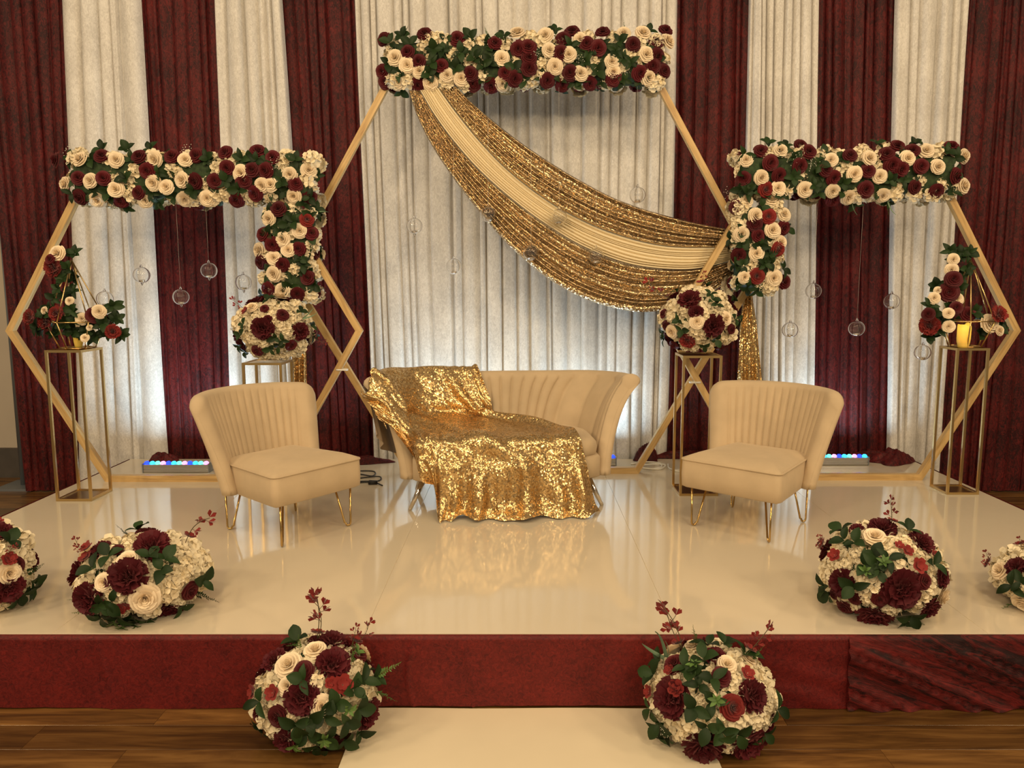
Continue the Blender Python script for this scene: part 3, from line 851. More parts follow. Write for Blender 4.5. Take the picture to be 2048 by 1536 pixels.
garland('L-shaped cream and burgundy flower garland on the right hexagon frame', HR[1],
    [(1470, 292, 1935, 400), (1462, 398, 1572, 585)], {
    'R': c3([(420,940),(620,890),(505,1040),(915,940),(1050,1020),(1200,1035),(1135,930),(1360,930),(1470,890),(1535,980),(1685,915),(605,1105),(760,1110),(925,1115),(1015,1150),(1220,1140),(1680,1090),(415,1180),(570,1180),(470,1265),(635,1260),(570,1350),(390,1370),(615,1420),(480,1485)]) + c6([(410,305),(580,310)]),
    'B': c3([(505,890),(735,860),(780,895),(560,955),(410,1045),(610,1025),(730,970),(1025,915),(1240,910),(1300,865),(1130,1005),(1320,990),(930,1040),(880,1000),(1115,1110),(925,1160),(1440,975),(1635,1030),(1620,870),(1400,1095),(1530,1115),(1390,890),(1270,965),(370,1215),(470,1310),(485,1380),(630,1335),(375,1490)]) + c6([(635,335)]),
    'E': c3([(530,1110),(550,1270),(600,1455)]) + c6([(480,300)]),
    'H': c3([(390,1000),(900,880),(1110,880),(1130,900),(1240,860),(1580,850),(870,910),(1560,1080),(1320,1090),(1440,1050),(660,1120),(1160,1150),(1640,1100),(1300,1130),(350,1270),(380,1320),(640,1120),(420,1320),(1010,960),(680,900)]) + c6([(360,30),(470,230),(380,80),(570,380),(370,340),(620,190),(430,260),(540,380)]),
    'L': c3([(545,850),(650,860),(700,1040),(850,960),(985,1070),(1260,1060),(1400,850),(1590,890),(390,1110),(440,1110),(820,1090),(1180,850),(1340,1060),(700,930),(1250,1170),(1050,1180),(650,1340),(500,1440),(340,1400),(560,1490)]) + c6([(530,230),(630,260),(430,360),(480,380),(560,220),(400,240)]),
    'W': c3([(700,930),(360,930),(800,960),(340,1130)]), 'F': [(1840, 300, 1845, 278), (1770, 400, 1780, 430)], 'G': [(1705, 395, 1702, 432), (1775, 395, 1782, 440)]}, 102)
garland('straight cream and burgundy flower garland on top of the central hexagon', HC[1],
    [(762, 66, 1338, 176)], {
    'R': c2([(270,345),(335,385),(410,420),(280,475),(470,485),(570,445),(650,460),(885,345),(888,485),(980,205),(1145,215),(1165,300),(1200,390),(1280,325),(1345,235),(1345,435),(1600,205),(1710,205),(1730,325),(1850,250),(1530,365),(1540,425),(1740,455)]),
    'B': c2([(205,235),(195,420),(340,310),(405,365),(440,210),(400,495),(215,480),(535,390),(630,235),(845,260),(705,435),(830,495),(720,490),(985,290),(1040,285),(910,430),(960,460),(1045,400),(1250,235),(1230,315),(1385,260),(1300,200),(1480,200),(1450,285),(1655,265),(1790,250),(1840,190),(1790,330),(1770,390),(1830,420),(1690,430),(1240,495),(1155,470),(1405,485),(1290,430),(1540,460),(1045,345)]),
    'H': c2([(430,270),(520,215),(600,320),(770,230),(750,360),(780,450),(1060,205),(1110,380),(1060,470),(1250,450),(1400,200),(1550,210),(1440,350),(1600,400),(1850,340),(1500,480),(970,350),(250,290),(560,240),(1000,400),(1120,420),(1420,400),(1640,310),(1010,490),(220,340),(350,440)]),
    'L': c2([(310,215),(490,290),(480,370),(650,310),(730,340),(700,225),(900,220),(820,370),(960,405),(1200,190),(1290,270),(1380,360),(1450,420),(1600,345),(1640,370),(1555,300),(1745,190),(620,400),(300,520),(290,430),(1400,300),(780,380),(460,430),(1320,480),(1600,470),(540,300)]),
    'W': c2([(1090,310),(1340,350),(820,240)]), 'F': [(975, 70, 970, 52), (1247, 65, 1247, 38), (810, 65, 818, 50)]}, 103, rs=0.053)

# ------------------------------------------------------------------ flower balls
def ell_hit(c, rad, px, py, pc):
    """ray through pixel onto an ellipsoid; pixels off its outline are pulled in"""
    for k in range(14):
        f = 1 - 0.06 * k
        d = ray(pc[0] + (px - pc[0]) * f, pc[1] + (py - pc[1]) * f)
        o = CAMV - c
        A = sum((d[i] / rad[i]) ** 2 for i in range(3)); B = 2 * sum(d[i] * o[i] / rad[i] ** 2 for i in range(3)); C_ = sum((o[i] / rad[i]) ** 2 for i in range(3)) - 1
        D = B * B - 4 * A * C_
        if D > 0:
            t = (-B - math.sqrt(D)) / (2 * A); p = CAMV + d * t
            return p, Vector(((p.x - c.x) / rad[0] ** 2, (p.y - c.y) / rad[1] ** 2, (p.z - c.z) / rad[2] ** 2)).normalized()
    return c - Vector((0, rad[1], 0)), Vector((0, -1, 0))
def proj(p):
    q = p - CAMV
    dep = q.y * math.cos(PITCH) - q.z * math.sin(PITCH); up = q.y * math.sin(PITCH) + q.z * math.cos(PITCH)
    return CXP + FPX * q.x / dep, CYP - FPX * up / dep
def ball(label, c, rad, conv, k, L, seed, zmin, name='flower_ball', group='floor flower balls', leafL=0.062):
    r = random.Random(seed); c = Vector(c)
    root = empty(name, (c.x, c.y, zmin))
    props(root, label, 'flower arrangement', group)
    hz = min(rad[2], c.z - zmin)
    prof = []
    for i in range(11):
        a = -PI / 2 + PI * i / 10; z = rad[2] * 0.86 * math.sin(a)
        if c.z + z < zmin + 0.003: z = zmin + 0.003 - c.z
        prof.append((max(0.004, rad[0] * 0.86 * math.cos(a)), z))
    MB().lathe(prof, 24).build('moss_core', M['moss'], root, c - root.location)
    pc = proj(c); ppm = FPX / ((c.y - 0) * math.cos(PITCH) + (CAMH - c.z) * math.sin(PITCH))
    front = []
    def scale(px): return px * k / ppm
    jit = lambda n, a: (Vector(n) + Vector((r.uniform(-a, a), r.uniform(-a, a), r.uniform(-a, a)))).normalized()
    for kind in 'PQRBEHOW':
        for it in L.get(kind, []):
            (px, py) = conv([it[:2]])[0]; sz = it[2] if len(it) > 2 else {'H': 90, 'W': 70}.get(kind, 80)
            p, n = ell_hit(c, rad, px, py, pc)
            s = scale(sz) * {'H': 1.12, 'P': 1.1, 'Q': 1.1}.get(kind, 1.05)
            off = {'H': -0.45, 'P': -0.10, 'Q': -0.10, 'O': 0.45, 'W': 0.1}.get(kind, -0.15) * s
            if kind in 'PH': s = min(s, 0.085)
            # turn blooms partly towards the viewer's side as wired stems do
            nn = (n + Vector((0, -0.25, 0.08))).normalized()
            pp = p + n * off
            pp.z = max(pp.z, zmin + 0.5 * s)
            flower(root, kind, pp, jit(nn, 0.12), s, r); front.append(p)
    for it in L.get('L', []):
        (px, py) = conv([it[:2]])[0]
        p, n = ell_hit(c, rad, px, py, pc)
        if p.z < zmin + 0.03: p.z = zmin + 0.03
        leaves(root, p + n * 0.008, jit(n + Vector((0, -.2, 0.1)), .12), leafL, r, 3)
    for it in L.get('V', []):
        (px, py) = conv([it[:2]])[0]
        p, n = ell_hit(c, rad, px, py, pc)
        leaves(root, p + n * 0.03, jit(n, .15), leafL * 0.5, r, 6, LGREEN)
    for key, nm, ms in (('S', 'berry_sprig', SPRIG), ('F', 'fern_sprig', FERN), ('G', 'grass_blade', GRASS)):
        for (ax, ay, bx, by) in L.get(key, []):
            a, b = conv([(ax, ay)])[0], conv([(bx, by)])[0]
            p, n = ell_hit(c, rad, a[0], a[1], pc)
            stalk(root, nm, r.choice(ms), p, ony(b[0], b[1], p.y - 0.01), r)
            if key == 'S': flower(root, 'O', p + n * 0.03, jit(n, .2), 0.028, r)
    # gaps in front, and the sides and back
    n_ = 64
    view = (CAMV - c).normalized()
    for i in range(n_):
        z = 1 - 2 * (i + 0.5) / n_; a = i * 2.39996; s_ = math.sqrt(1 - z * z)
        q = Vector((s_ * math.cos(a), s_ * math.sin(a), z))
        p = c + Vector((q.x * rad[0], q.y * rad[1], q.z * rad[2]))
        n = Vector((q.x / rad[0], q.y / rad[1], q.z / rad[2])).normalized()
        if p.z < zmin + 0.045: continue
        facing = n.dot(view)
        if facing > 0.12:
            flower(root, 'H', p - n * 0.045, n, 0.062, r)
        else:
            t = r.random()
            if t < 0.5: flower(root, 'H', p - n * 0.03, n, 0.07, r)
            elif t < 0.72: flower(root, 'P', p - n * 0.02, n, 0.062, r)
            elif t < 0.82: flower(root, 'R', p - n * 0.01, n, 0.05, r)
            else: leaves(root, p, n, leafL, r, 4)
    return root

# A: left front of the stage
def ground_ball(label, pxc, pyb, pyt, halfpx, conv, k, L, seed, zmin, yc, flat=1.0):
    rx = halfpx * (yc * math.cos(PITCH) + 1.2 * math.sin(PITCH)) / FPX - 0.02
    cpt = ony(pxc, (pyb + pyt) / 2, yc)
    ztop = ony(pxc, pyt, yc + 0.03).z - 0.02
    cz = zmin + (ztop - zmin) * 0.46
    rz = ztop - cz
    return ball(label, (cpt.x, yc, cz), (rx, rx * 0.95, rz), conv, k, L, seed, zmin)
kA = 340 / 1801
ground_ball('burgundy and cream flower ball at left front edge of stage, beside left chair', 285, 1262, 1058, 132, crop(120, 1010, kA), kA, {
    'P': [(970,430,180),(720,760,185),(310,1000,165),(1190,1180,155),(430,480,110),(900,270,90)], 'R': [(905,985,145),(720,590,105),(470,820,90),(470,1240,85)], 'B': [(1375,910,95),(610,470,60)],
    'H': [(1330,520,130),(1350,640,120),(1180,800,110),(1150,930,130),(600,930,120),(950,1150,120),(700,410,90),(760,390,80),(520,470,80),(1500,980,90),(1420,1130,90),(600,1320,60),(600,620,80),(210,1100,60),(960,790,70),(850,320,70),(1150,380,60)],
    'L': [(950,560),(1100,600),(1060,700),(520,560),(370,680),(620,1150),(300,1260),(750,1220),(1480,800),(830,300),(560,1010),(1350,1120),(960,1270),(480,1030),(330,1300),(800,1300),(660,1200)], 'O': [(650,1070,60),(560,1070,50),(300,580,70),(700,1050,50)], 'V': [(600,1150),(620,1330),(790,1290)],
    'S': [(340,520,180,350),(330,500,170,470),(1330,400,1620,150)], 'F': [(740,320,580,215),(1500,780,1570,690),(200,1000,70,1010),(1560,1000,1690,1000),(700,1350,740,1440),(300,1200,130,1165)], 'W': [(430,650,70),(1340,1040,70)]}, 201, STZ, 3.115)
kD = 448 / 2048
ground_ball('burgundy and cream flower ball at right front edge of stage, beside right chair', 1762, 1258, 1042, 122, crop(1600, 980, kD), kD, {
    'P': [(750,350,125),(1110,480,115),(390,850,120),(930,910,160),(680,1150,140),(1210,1100,105),(1300,800,90),(490,310,70)], 'B': [(730,990,70),(1130,830,70),(390,1080,80),(500,990,60),(220,1000,50)], 'R': [(680,430,95)],
    'O': [(340,610,60),(1060,700,70),(970,570,50),(1210,600,40),(900,520,40)],
    'H': [(850,480,100),(960,450,80),(530,590,80),(640,890,110),(620,990,80),(270,640,80),(390,690,60),(860,570,80),(880,690,90),(1020,530,80),(1170,950,90),(840,1090,80),(1110,600,60),(510,380,70),(930,370,50),(320,980,50),(500,1080,50),(580,400,60)],
    'L': [(420,480),(510,500),(680,620),(600,700),(720,750),(800,640),(230,870),(240,950),(1200,690),(1000,1120),(960,1200),(990,380),(370,380),(500,880),(690,700)], 'V': [(620,750),(760,690)],
    'S': [(845,330,830,90),(250,520,170,430),(240,520,165,520)], 'F': [(1250,640,1390,680),(1180,470,1240,460),(1280,1090,1330,1110),(1060,1220,1160,1260)], 'G': [(700,640,1050,660)]}, 202, STZ, 3.09)
ground_ball('burgundy and cream flower ball cut off by the right picture edge', 2112, 1250, 1088, 118, crop(1600, 980, kD), kD, {
    'R': [(1830,740,85),(1960,1080,110)], 'P': [(1970,700,90),(2200,720,120),(2300,1000,130)], 'H': [(1850,920,90),(1900,860,80),(1990,960,90),(1870,1120,90),(1830,1010,70),(2060,900,80),(1960,1180,70)], 'L': [(1960,870),(2030,850),(2040,1180)], 'S': [(1760,690,1720,570),(1760,690,1680,670),(2040,560,2010,440)], 'F': [(1870,1110,1800,1090)]}, 203, STZ, 3.14)
kL = 120 / 636
ground_ball('burgundy and cream flower ball cut off by the left picture edge', -62, 1262, 1030, 124, crop(0, 1000, kL), kL, {
    'P': [(30,330,110),(90,930,160),(-300,600,150)], 'R': [(100,770,110)], 'H': [(80,1130,130),(60,1270,110),(10,530,100),(160,1200,80)], 'B': [(180,690,80)], 'L': [(300,850),(350,960),(350,1060),(90,460),(240,1050),(280,920)], 'S': [(60,640,180,500),(30,650,70,540)], 'F': [(260,780,480,700)], 'O': [(20,150,60)]}, 204, STZ, 3.10)
kB = 360 / 1553
ground_ball('burgundy and cream flower ball on the floor at left corner of runner', 632, 1518, 1272, 130, crop(470, 1180, kB), kB, {
    'P': [(850,420,125),(840,640,145),(570,930,135),(1170,1080,130),(440,1300,110),(700,380,70),(340,610,110),(130,1100,60),(880,1330,65)], 'R': [(695,520,90),(465,650,110),(745,1000,90),(450,830,75)], 'B': [(590,700,85),(370,1090,85),(1090,540,75)],
    'H': [(710,770,90),(200,800,80),(230,1130,100),(290,1270,80),(490,1080,70),(610,1380,100),(930,1180,110),(1160,850,90),(1120,920,70),(470,1450,80),(800,1390,70),(1080,640,60),(920,410,60),(1180,760,60),(150,950,50),(1020,1130,70),(1080,1230,60),(660,410,60)],
    'L': [(540,450),(660,1110),(540,1150),(770,1090),(700,1320),(950,1110),(1050,1020),(1080,790),(980,1340),(1150,1290),(240,960),(1240,760),(1000,860),(590,790),(860,980),(620,1220),(790,1240)], 'O': [(910,830,85),(350,890,65),(190,880,65),(820,810,50)], 'V': [(940,1010),(760,1220),(540,1270),(1010,600)],
    'S': [(720,350,640,60),(710,350,720,70),(1040,450,1150,290),(1040,450,1040,320)], 'F': [(1250,740,1440,650),(1260,870,1400,970),(560,480,440,470),(560,520,530,380),(1000,650,1010,420),(1150,680,1250,690)]}, 205, 0.0, 2.68)
kC = 360 / 1646
ground_ball('burgundy and cream flower ball on the floor at right corner of runner', 1422, 1545, 1282, 134, crop(1250, 1200, kC), kC, {
    'P': [(430,900,170),(720,1340,170),(1150,1340,160),(1170,870,135),(830,520,95)], 'B': [(450,590,95),(880,700,85)], 'E': [(980,980,105)], 'R': [(610,400,85),(930,590,85),(1130,540,75)],
    'O': [(490,820,75),(1100,690,65),(250,840,60),(420,660,50)],
    'H': [(300,700,100),(270,1000,100),(560,1130,120),(440,1310,100),(1010,720,80),(760,850,70),(1060,1110,110),(1220,1090,100),(1350,970,80),(940,1290,70),(960,1440,70),(1030,490,90),(580,500,90),(880,1090,60),(740,380,60),(1370,1150,50),(240,600,80),(690,930,60),(490,510,70),(640,540,70),(1280,800,60),(560,1250,80)],
    'L': [(560,640),(720,570),(680,790),(800,740),(750,1140),(880,1190),(800,930),(330,1130),(390,1250),(200,1190),(190,1000),(640,980),(1350,1270),(1150,440),(760,450),(900,440),(180,660),(340,580),(1010,1210),(620,700),(1380,1000)], 'V': [(650,650),(830,930)], 'W': [(300,1230,80),(1430,1080,50)],
    'S': [(440,330,310,80),(440,330,390,130),(1200,400,1300,230)], 'F': [(620,330,605,210),(1220,480,1280,400)], 'G': [(350,520,60,370),(350,520,320,170),(360,520,440,370)]}, 206, 0.0, 2.66)

# ------------------------------------------------------------------ gold stands
def stand(label, x0, x1, y0, y1, h=0.955):
    root = empty('flower_stand', ((x0 + x1) / 2, (y0 + y1) / 2, STZ))
    props(root, label, 'flower stand', 'gold flower stands')
    a, b, t = (x1 - x0) / 2, (y1 - y0) / 2, 0.015
    for sx in (-1, 1):
        for sy in (-1, 1):
            MB().box((sx * (a - t / 2), sy * (b - t / 2), h / 2), (t, t, h)).build('post', M['gold_metal'], root, smooth=False)
    for z, nm in ((t / 2, 'base_rail'), (h - t / 2, 'top_rail')):
        for s in (-1, 1):
            MB().box((0, s * (b - t / 2), z), (2 * a - 2 * t, t, t)).build(nm, M['gold_metal'], root, smooth=False)
            MB().box((s * (a - t / 2), 0, z), (t, 2 * b - 2 * t, t)).build(nm, M['gold_metal'], root, smooth=False)
    MB().box((0, 0, 0.006), (2 * a - 2 * t, 2 * b - 2 * t, 0.006)).build('base_plate', M['base_mirror'], root, smooth=False)
    MB().box((0, 0, h - 0.006), (2 * a - 2 * t, 2 * b - 2 * t, 0.004)).build('top_plate', M['gold_metal'], root, smooth=False)
    return root
stand('tall gold metal stand at far left with terrarium of flowers on it', -2.925, -2.70, 4.715, 4.965)
stand('tall gold metal stand at far right with terrarium and yellow candle on it', 2.775, 2.985, 4.87, 5.08)
stand('tall gold metal stand under left round flower ball, behind left chair', -1.76, -1.51, 4.84, 5.09, 0.865)
stand('tall gold metal stand under right round flower ball, behind right chair', 1.03, 1.28, 4.84, 5.09, 0.91)
kLI = 240 / 1755
TOPZ = STZ + 0.955
ball('round flower ball on gold stand behind the left chair', (ony(548, 660, 4.96).x, 4.96, ony(548, 657, 4.96).z), (0.24, 0.24, 0.205), crop(440, 570, kLI), kLI, {
    'P': [(620,630,155),(1180,680,130),(700,500,60)], 'B': [(915,440,90),(550,960,85),(1040,880,80),(650,345,60)], 'R': [(460,330,85)],
    'H': [(520,460,90),(790,400,100),(950,290,90),(900,580,100),(1010,700,100),(1060,470,90),(500,800,100),(640,880,70),(480,1080,80),(700,1060,90),(950,1050,100),(1200,960,100),(1250,880,70),(1100,1040,80),(300,560,50),(600,1060,80),(830,1070,80)],
    'L': [(800,760),(850,880),(740,920),(360,580),(320,720),(310,870),(330,1000),(1150,400),(1300,600),(700,240),(1320,740),(900,800)], 'S': [(420,420,180,220),(1320,720,1540,820)], 'G': [(1210,490,1500,440),(1210,490,1400,350)]}, 211, STZ + 0.865, 'flower_ball', 'flower balls on stands', 0.052)
kRI = 260 / 1597
ball('round flower ball on gold stand behind the right chair', (ony(1398, 642, 4.96).x, 4.96, ony(1398, 641, 4.96).z), (0.24, 0.24, 0.215), crop(1280, 530, kRI), kRI, {
    'P': [(600,420,130),(900,750,130),(690,580,85)], 'Q': [(580,930,95)], 'B': [(320,740,60),(1120,790,60),(990,1000,60),(290,600,60),(400,1000,60)], 'R': [(700,700,85),(1050,660,80),(390,820,80)],
    'H': [(400,480,110),(740,290,80),(860,290,60),(1080,510,90),(680,830,80),(820,620,60),(530,540,60),(560,1020,80),(840,1020,70),(1080,960,80),(350,650,60),(780,850,60),(1000,580,70),(660,1040,70)],
    'L': [(880,450),(860,380),(490,680),(520,790),(1150,660),(780,980),(920,900),(300,900),(470,350),(260,850),(930,500)], 'S': [(350,380,120,180),(740,220,800,100)]}, 212, STZ + 0.91, 'flower_ball', 'flower balls on stands', 0.052)

# ------------------------------------------------------------------ terrariums on the outer stands
def terrarium(label, cx, cy, apex_z, L, conv, k, seed, rot):
    r = random.Random(seed)
    root = empty('geometric_terrarium', (cx, cy, TOPZ))
    props(root, label, 'terrarium', 'wire terrariums on the outer stands')
    ring_z, rr, br = 0.17, 0.17, 0.10
    nseg = 6
    top = Vector((0, 0, apex_z - TOPZ))
    ring = [Vector((rr * math.cos(rot + 2 * PI * i / nseg), rr * math.sin(rot + 2 * PI * i / nseg), ring_z)) for i in range(nseg)]
    bot = [Vector((br * math.cos(rot + 2 * PI * i / nseg), br * math.sin(rot + 2 * PI * i / nseg), 0.006)) for i in range(nseg)]
    for i in range(nseg):
        j = (i + 1) % nseg
        for a, b in ((top, ring[i]), (ring[i], ring[j]), (ring[i], bot[i]), (bot[i], bot[j])):
            MB().tube([a, b], 0.0042, 6).build('wire', M['gold_metal'], root)
    MB().lathe([(br * 0.9, 0.0), (br * 0.9, 0.006)], 6).build('base_plate', M['gold_metal'], root)
    for kind in 'RBPQEHL':
        for it in L.get(kind, []):
            (px, py) = conv([it[:2]])[0]
            yy = cy - 0.10 + r.uniform(-0.03, 0.05)
            if py < 600: yy = cy - 0.02 + r.uniform(-.02, .03)
            p = ony(px, py, yy)
            n = Vector(((p.x - cx) * 2.2, -1, 0.25 + r.uniform(-.2, .2))).normalized()
            if kind == 'L': leaves(root, p + Vector((0, 0.05, 0)), n, 0.062, r, 6)
            else: flower(root, kind, p + Vector((0, -0.02, 0)), n, it[2] * k * 5.0 / FPX * 1.1, r)
    for i in range(14):      # back and side greenery round the ring
        a = 2 * PI * i / 14 + 0.2
        p = Vector((cx + rr * math.cos(a), cy + rr * math.sin(a), TOPZ + ring_z + r.uniform(-.05, .02)))
        n = Vector((math.cos(a), math.sin(a), 0.4))
        if math.sin(a) > -0.3: leaves(root, p, n, 0.06, r, 4)
        if i % 4 == 0 and math.sin(a) > 0: flower(root, r.choice('RQ'), p, n, 0.045, r)
    for i in range(5):       # greenery climbing the frame
        f = i / 5
        p = top.lerp(ring[3 if rot < 1 else 2], 0.15 + f * 0.8) + Vector((cx, cy, TOPZ))
        leaves(root, p, (0, -1, 0.2), 0.055, r, 4)
    return root
kT = 260 / 1377
terrarium('gold wire terrarium with red and cream flowers on far left stand', -2.80, 4.86, ony(133, 520, 4.86).z, {
    'R': [(640,200,75),(890,890,58),(1070,810,62),(500,800,38),(760,700,40),(920,1090,40),(970,980,30)], 'Q': [(590,350,95),(340,870,75),(500,920,80),(620,830,75),(1210,1020,70)], 'B': [(1020,850,75),(560,260,50)],
    'L': [(740,450),(740,600),(720,800),(640,950),(400,990),(550,1050),(760,900),(900,960),(1050,950),(1100,1070),(1240,1070),(1150,760),(430,840),(750,200),(960,1080),(1200,900),(350,980),(640,640),(720,1040),(850,1060)]}, crop(0, 470, kT), kT, 301, 0.4)
kT2 = 268 / 1419
terrarium('gold wire terrarium with cream and burgundy flowers on far right stand', 2.88, 4.975, ony(1930, 519, 4.975).z, {
    'R': [(1020,940,92),(630,370,62),(650,260,55),(600,970,58),(1130,1010,50),(690,680,58),(600,830,52),(450,670,55),(490,590,40)], 'B': [(650,470,78),(600,610,92),(800,840,72),(390,840,60),(680,770,60)], 'Q': [(400,960,100),(1130,840,85)],
    'L': [(480,760),(500,850),(680,170),(790,200),(880,185),(540,550),(710,260),(930,820),(640,900),(460,1080),(1200,1000),(1000,1060),(760,420),(1180,950),(570,1020)]}, crop(1780, 470, kT2), kT2, 302, 1.2)

# candles
def flame_mat():
    m, nt, b = newmat('candle_wax')
    b.inputs['Base Color'].default_value = (0.85, 0.55, 0.12, 1)
    b.inputs['Roughness'].default_value = 0.45
    b.inputs['Subsurface Weight'].default_value = 0.3
    b.inputs['Emission Color'].default_value = (1.0, 0.58, 0.05, 1)
    tc = N(nt, 'ShaderNodeTexCoord'); sp = N(nt, 'ShaderNodeSeparateXYZ')
    nt.links.new(tc.outputs['Object'], sp.inputs[0])
    mr = N(nt, 'ShaderNodeMapRange'); mr.inputs['From Min'].default_value = 0.03; mr.inputs['From Max'].default_value = 0.12
    mr.inputs['To Min'].default_value = 0.10; mr.inputs['To Max'].default_value = 0.75
    nt.links.new(sp.outputs['Z'], mr.inputs['Value']); nt.links.new(mr.outputs[0], b.inputs['Emission Strength'])
    return m
M['candle'] = flame_mat()
def candle(label, loc, rad, h):
    prof = [(rad * 0.72, 0.0), (rad * 0.8, 0.012), (rad * 0.86, 0.02), (rad * 0.95, 0.035), (rad, 0.06), (rad, h - 0.012)]
    n = 24; vs = []; fs = []
    for (rr, z) in prof + [(rad * 0.97, h), (rad * 0.7, h - 0.006), (0.004, h - 0.012)]:
        for i in range(n):
            a = 2 * PI * i / n
            dz = 0.010 * math.sin(2 * a + 0.6) + 0.006 * math.sin(3 * a) if z > h * 0.8 else 0
            vs.append((rr * math.cos(a), rr * math.sin(a), z + dz))
    m_ = len(prof) + 3
    for i in range(m_ - 1):
        for j in range(n):
            fs.append((i*n+j, i*n+(j+1) % n, (i+1)*n+(j+1) % n, (i+1)*n+j))
    fs.append(tuple(reversed(range(n))))
    root = empty('pillar_candle', loc)
    props(root, label, 'candle', 'glowing pillar candles')
    wax_ = MB().add(vs, fs).build('wax', M['candle'], root)
    MB().tube([(0, 0, h - 0.014), (0.001, 0, h + 0.006)], 0.0025, 6).build('wick', M['black_rubber'], wax_)
pc_ = ony(1927, 693, 4.90)
candle('glowing yellow pillar candle in front of the right terrarium', (pc_.x, 4.905, TOPZ + 0.0005), 0.040, 0.145)
candle('small glowing yellow candle half hidden in leaves of left terrarium', (-2.80, 4.87, TOPZ + 0.0065), 0.028, 0.075)

# ------------------------------------------------------------------ slipper chairs
def shell(inner, tks, us, vs_, T, chan, grow=lambda u, v: 1.0):
    """inner(u,v)->(point, outward 2D normal); builds closed padded shell"""
    rows = []
    for u in us:
        col = []
        th = tks(u)
        for v in vs_:
            p, n = inner(u, v)
            col.append(p + n * (chan(u, v) + (T - th) / 2))
        p, n = inner(u, vs_[-1]); g1 = grow(u, 1.0); h = th / 2 * g1; p = p + n * ((T - th) / 2)
        for k in range(1, 7):
            a = PI * k / 7
            col.append(p + n * (h - h * math.cos(a)) + Vector((0, 0, h / g1 * math.sin(a))))
        for v in reversed(vs_):
            p, n = inner(u, v); col.append(p + n * ((T - th) / 2 + th * grow(u, v)))
        rows.append(col)
    m = len(rows[0]); mb = MB()
    vs = [q for r_ in rows for q in r_]; fs = []
    for i in range(len(rows) - 1):
        for j in range(m):
            k = (j + 1) % m
            fs.append((i*m+j, i*m+k, (i+1)*m+k, (i+1)*m+j))
    return mb.add(vs, fs)

def chan_us(n, lo, hi, ends):
    us = list(ends[0])
    w_ = (hi - lo) / n
    for k in range(n):
        for t in (0.0, 0.08, 0.2, 0.4, 0.6, 0.8, 0.92): us.append(lo + w_ * (k + t))
    us.append(hi); us += list(ends[1])
    return us

def slipper_chair(label, loc, rotz):
    root = empty('slipper_chair', loc, rotz)
    props(root, label, 'chair', 'beige slipper chairs')
    # seat: slightly wider in front
    plan = []
    for (x, y) in rrect(0.265, 0.275, 0.035, 4, 0, -0.03):
        plan.append((x * (1.0 - 0.10 * (y + 0.03) / 0.275), y))
    seat_ = MB().pillow(plan, [(0.02, 0.225), (0.0, 0.235), (-0.004, 0.30), (0.0, 0.385), (0.010, 0.396), (0.012, 0.406, 0.93), (0.012, 0.421, 0.8), (0.012, 0.432, 0.6), (0.012, 0.437, 0.3)]).build('seat', M['beige_velvet'], root)
    pts = [Vector((p[0] * 1.004, p[1] * 1.004, 0.386)) for p in plan]
    MB().tube(pts, 0.0055, 6, closed=True).build('piping', M['beige_velvet'], seat_)
    A = R(66)
    def inner(u, v):
        w_ = 0.255 + 0.085 * v ** 1.2; d = 0.19 - 0.02 * v; yb = 0.245 + 0.10 * v + 0.02 * v * v
        x = w_ * math.sin(u * A) / math.sin(A)
        y = yb - d * (1 - math.cos(u * A)) / (1 - math.cos(A))
        top = 0.735 - 0.055 * max(0, (abs(u) - 0.80) / 0.20) ** 2.2 - 0.012 * u * u
        z = 0.235 + (top - 0.235) * v
        n = Vector((math.sin(u * A), math.cos(u * A) * 0.9, 0)).normalized()
        return Vector((x, y, z)), n
    def tk(u): return 0.085 * math.sqrt(max(0.00001, 1 - max(0, (abs(u) - 0.90) / 0.10) ** 2))
    nch = 14; lo, hi = -0.74, 0.74
    def chan(u, v):
        if u < lo or u > hi: return 0.0
        t = ((u - lo) / (hi - lo) * nch) % 1.0; e = min(t, 1 - t)
        fade = min(1, max(0, (1.0 - v) / 0.12))
        return (0.009 * math.exp(-(e / 0.10) ** 2) - 0.002 * math.sin(PI * t)) * (0.25 + 0.75 * fade)
    us = chan_us(nch, lo, hi, ([-1, -0.997, -0.988, -0.97, -0.945, -0.92, -0.87, -0.81, -0.77], [0.77, 0.81, 0.87, 0.92, 0.945, 0.97, 0.988, 0.997, 1]))
    vs_ = [i / 14 for i in range(15)]
    shell(inner, tk, us, vs_, 0.085, chan).build('backrest', M['beige_velvet'], root)
    for (sx, sy) in ((-1, -1), (1, -1), (1, 1), (-1, 1)):
        cx, cy = sx * 0.20, (-0.235 if sy < 0 else 0.20)
        t = Vector((sx, sy, 0)).normalized()
        out = Vector((sx, sy, 0)).normalized() * 0.028
        c = Vector((cx, cy, 0))
        pts = [c + t * 0.045 + Vector((0, 0, 0.245)), c + out * 0.9 + t * 0.016 + Vector((0, 0, 0.022))]
        for k in range(0, 7):
            a = PI * k / 6
            pts.append(c + out + t * (0.0125 * math.cos(a)) + Vector((0, 0, 0.0205 - 0.0145 * math.sin(a))))
        pts += [c + out * 0.9 - t * 0.016 + Vector((0, 0, 0.022)), c - t * 0.045 + Vector((0, 0, 0.245))]
        MB().tube(pts, 0.0058, 8).build('hairpin_leg', M['brass_rod'], root)
    return root
slipper_chair('beige velvet slipper chair left of the sofa, turned to the right', (-1.307, 4.19, STZ), math.atan2(0.797, 0.604))
slipper_chair('beige velvet slipper chair right of the sofa, turned to the left', (1.318, 4.265, STZ), -math.atan2(0.66, 0.75))

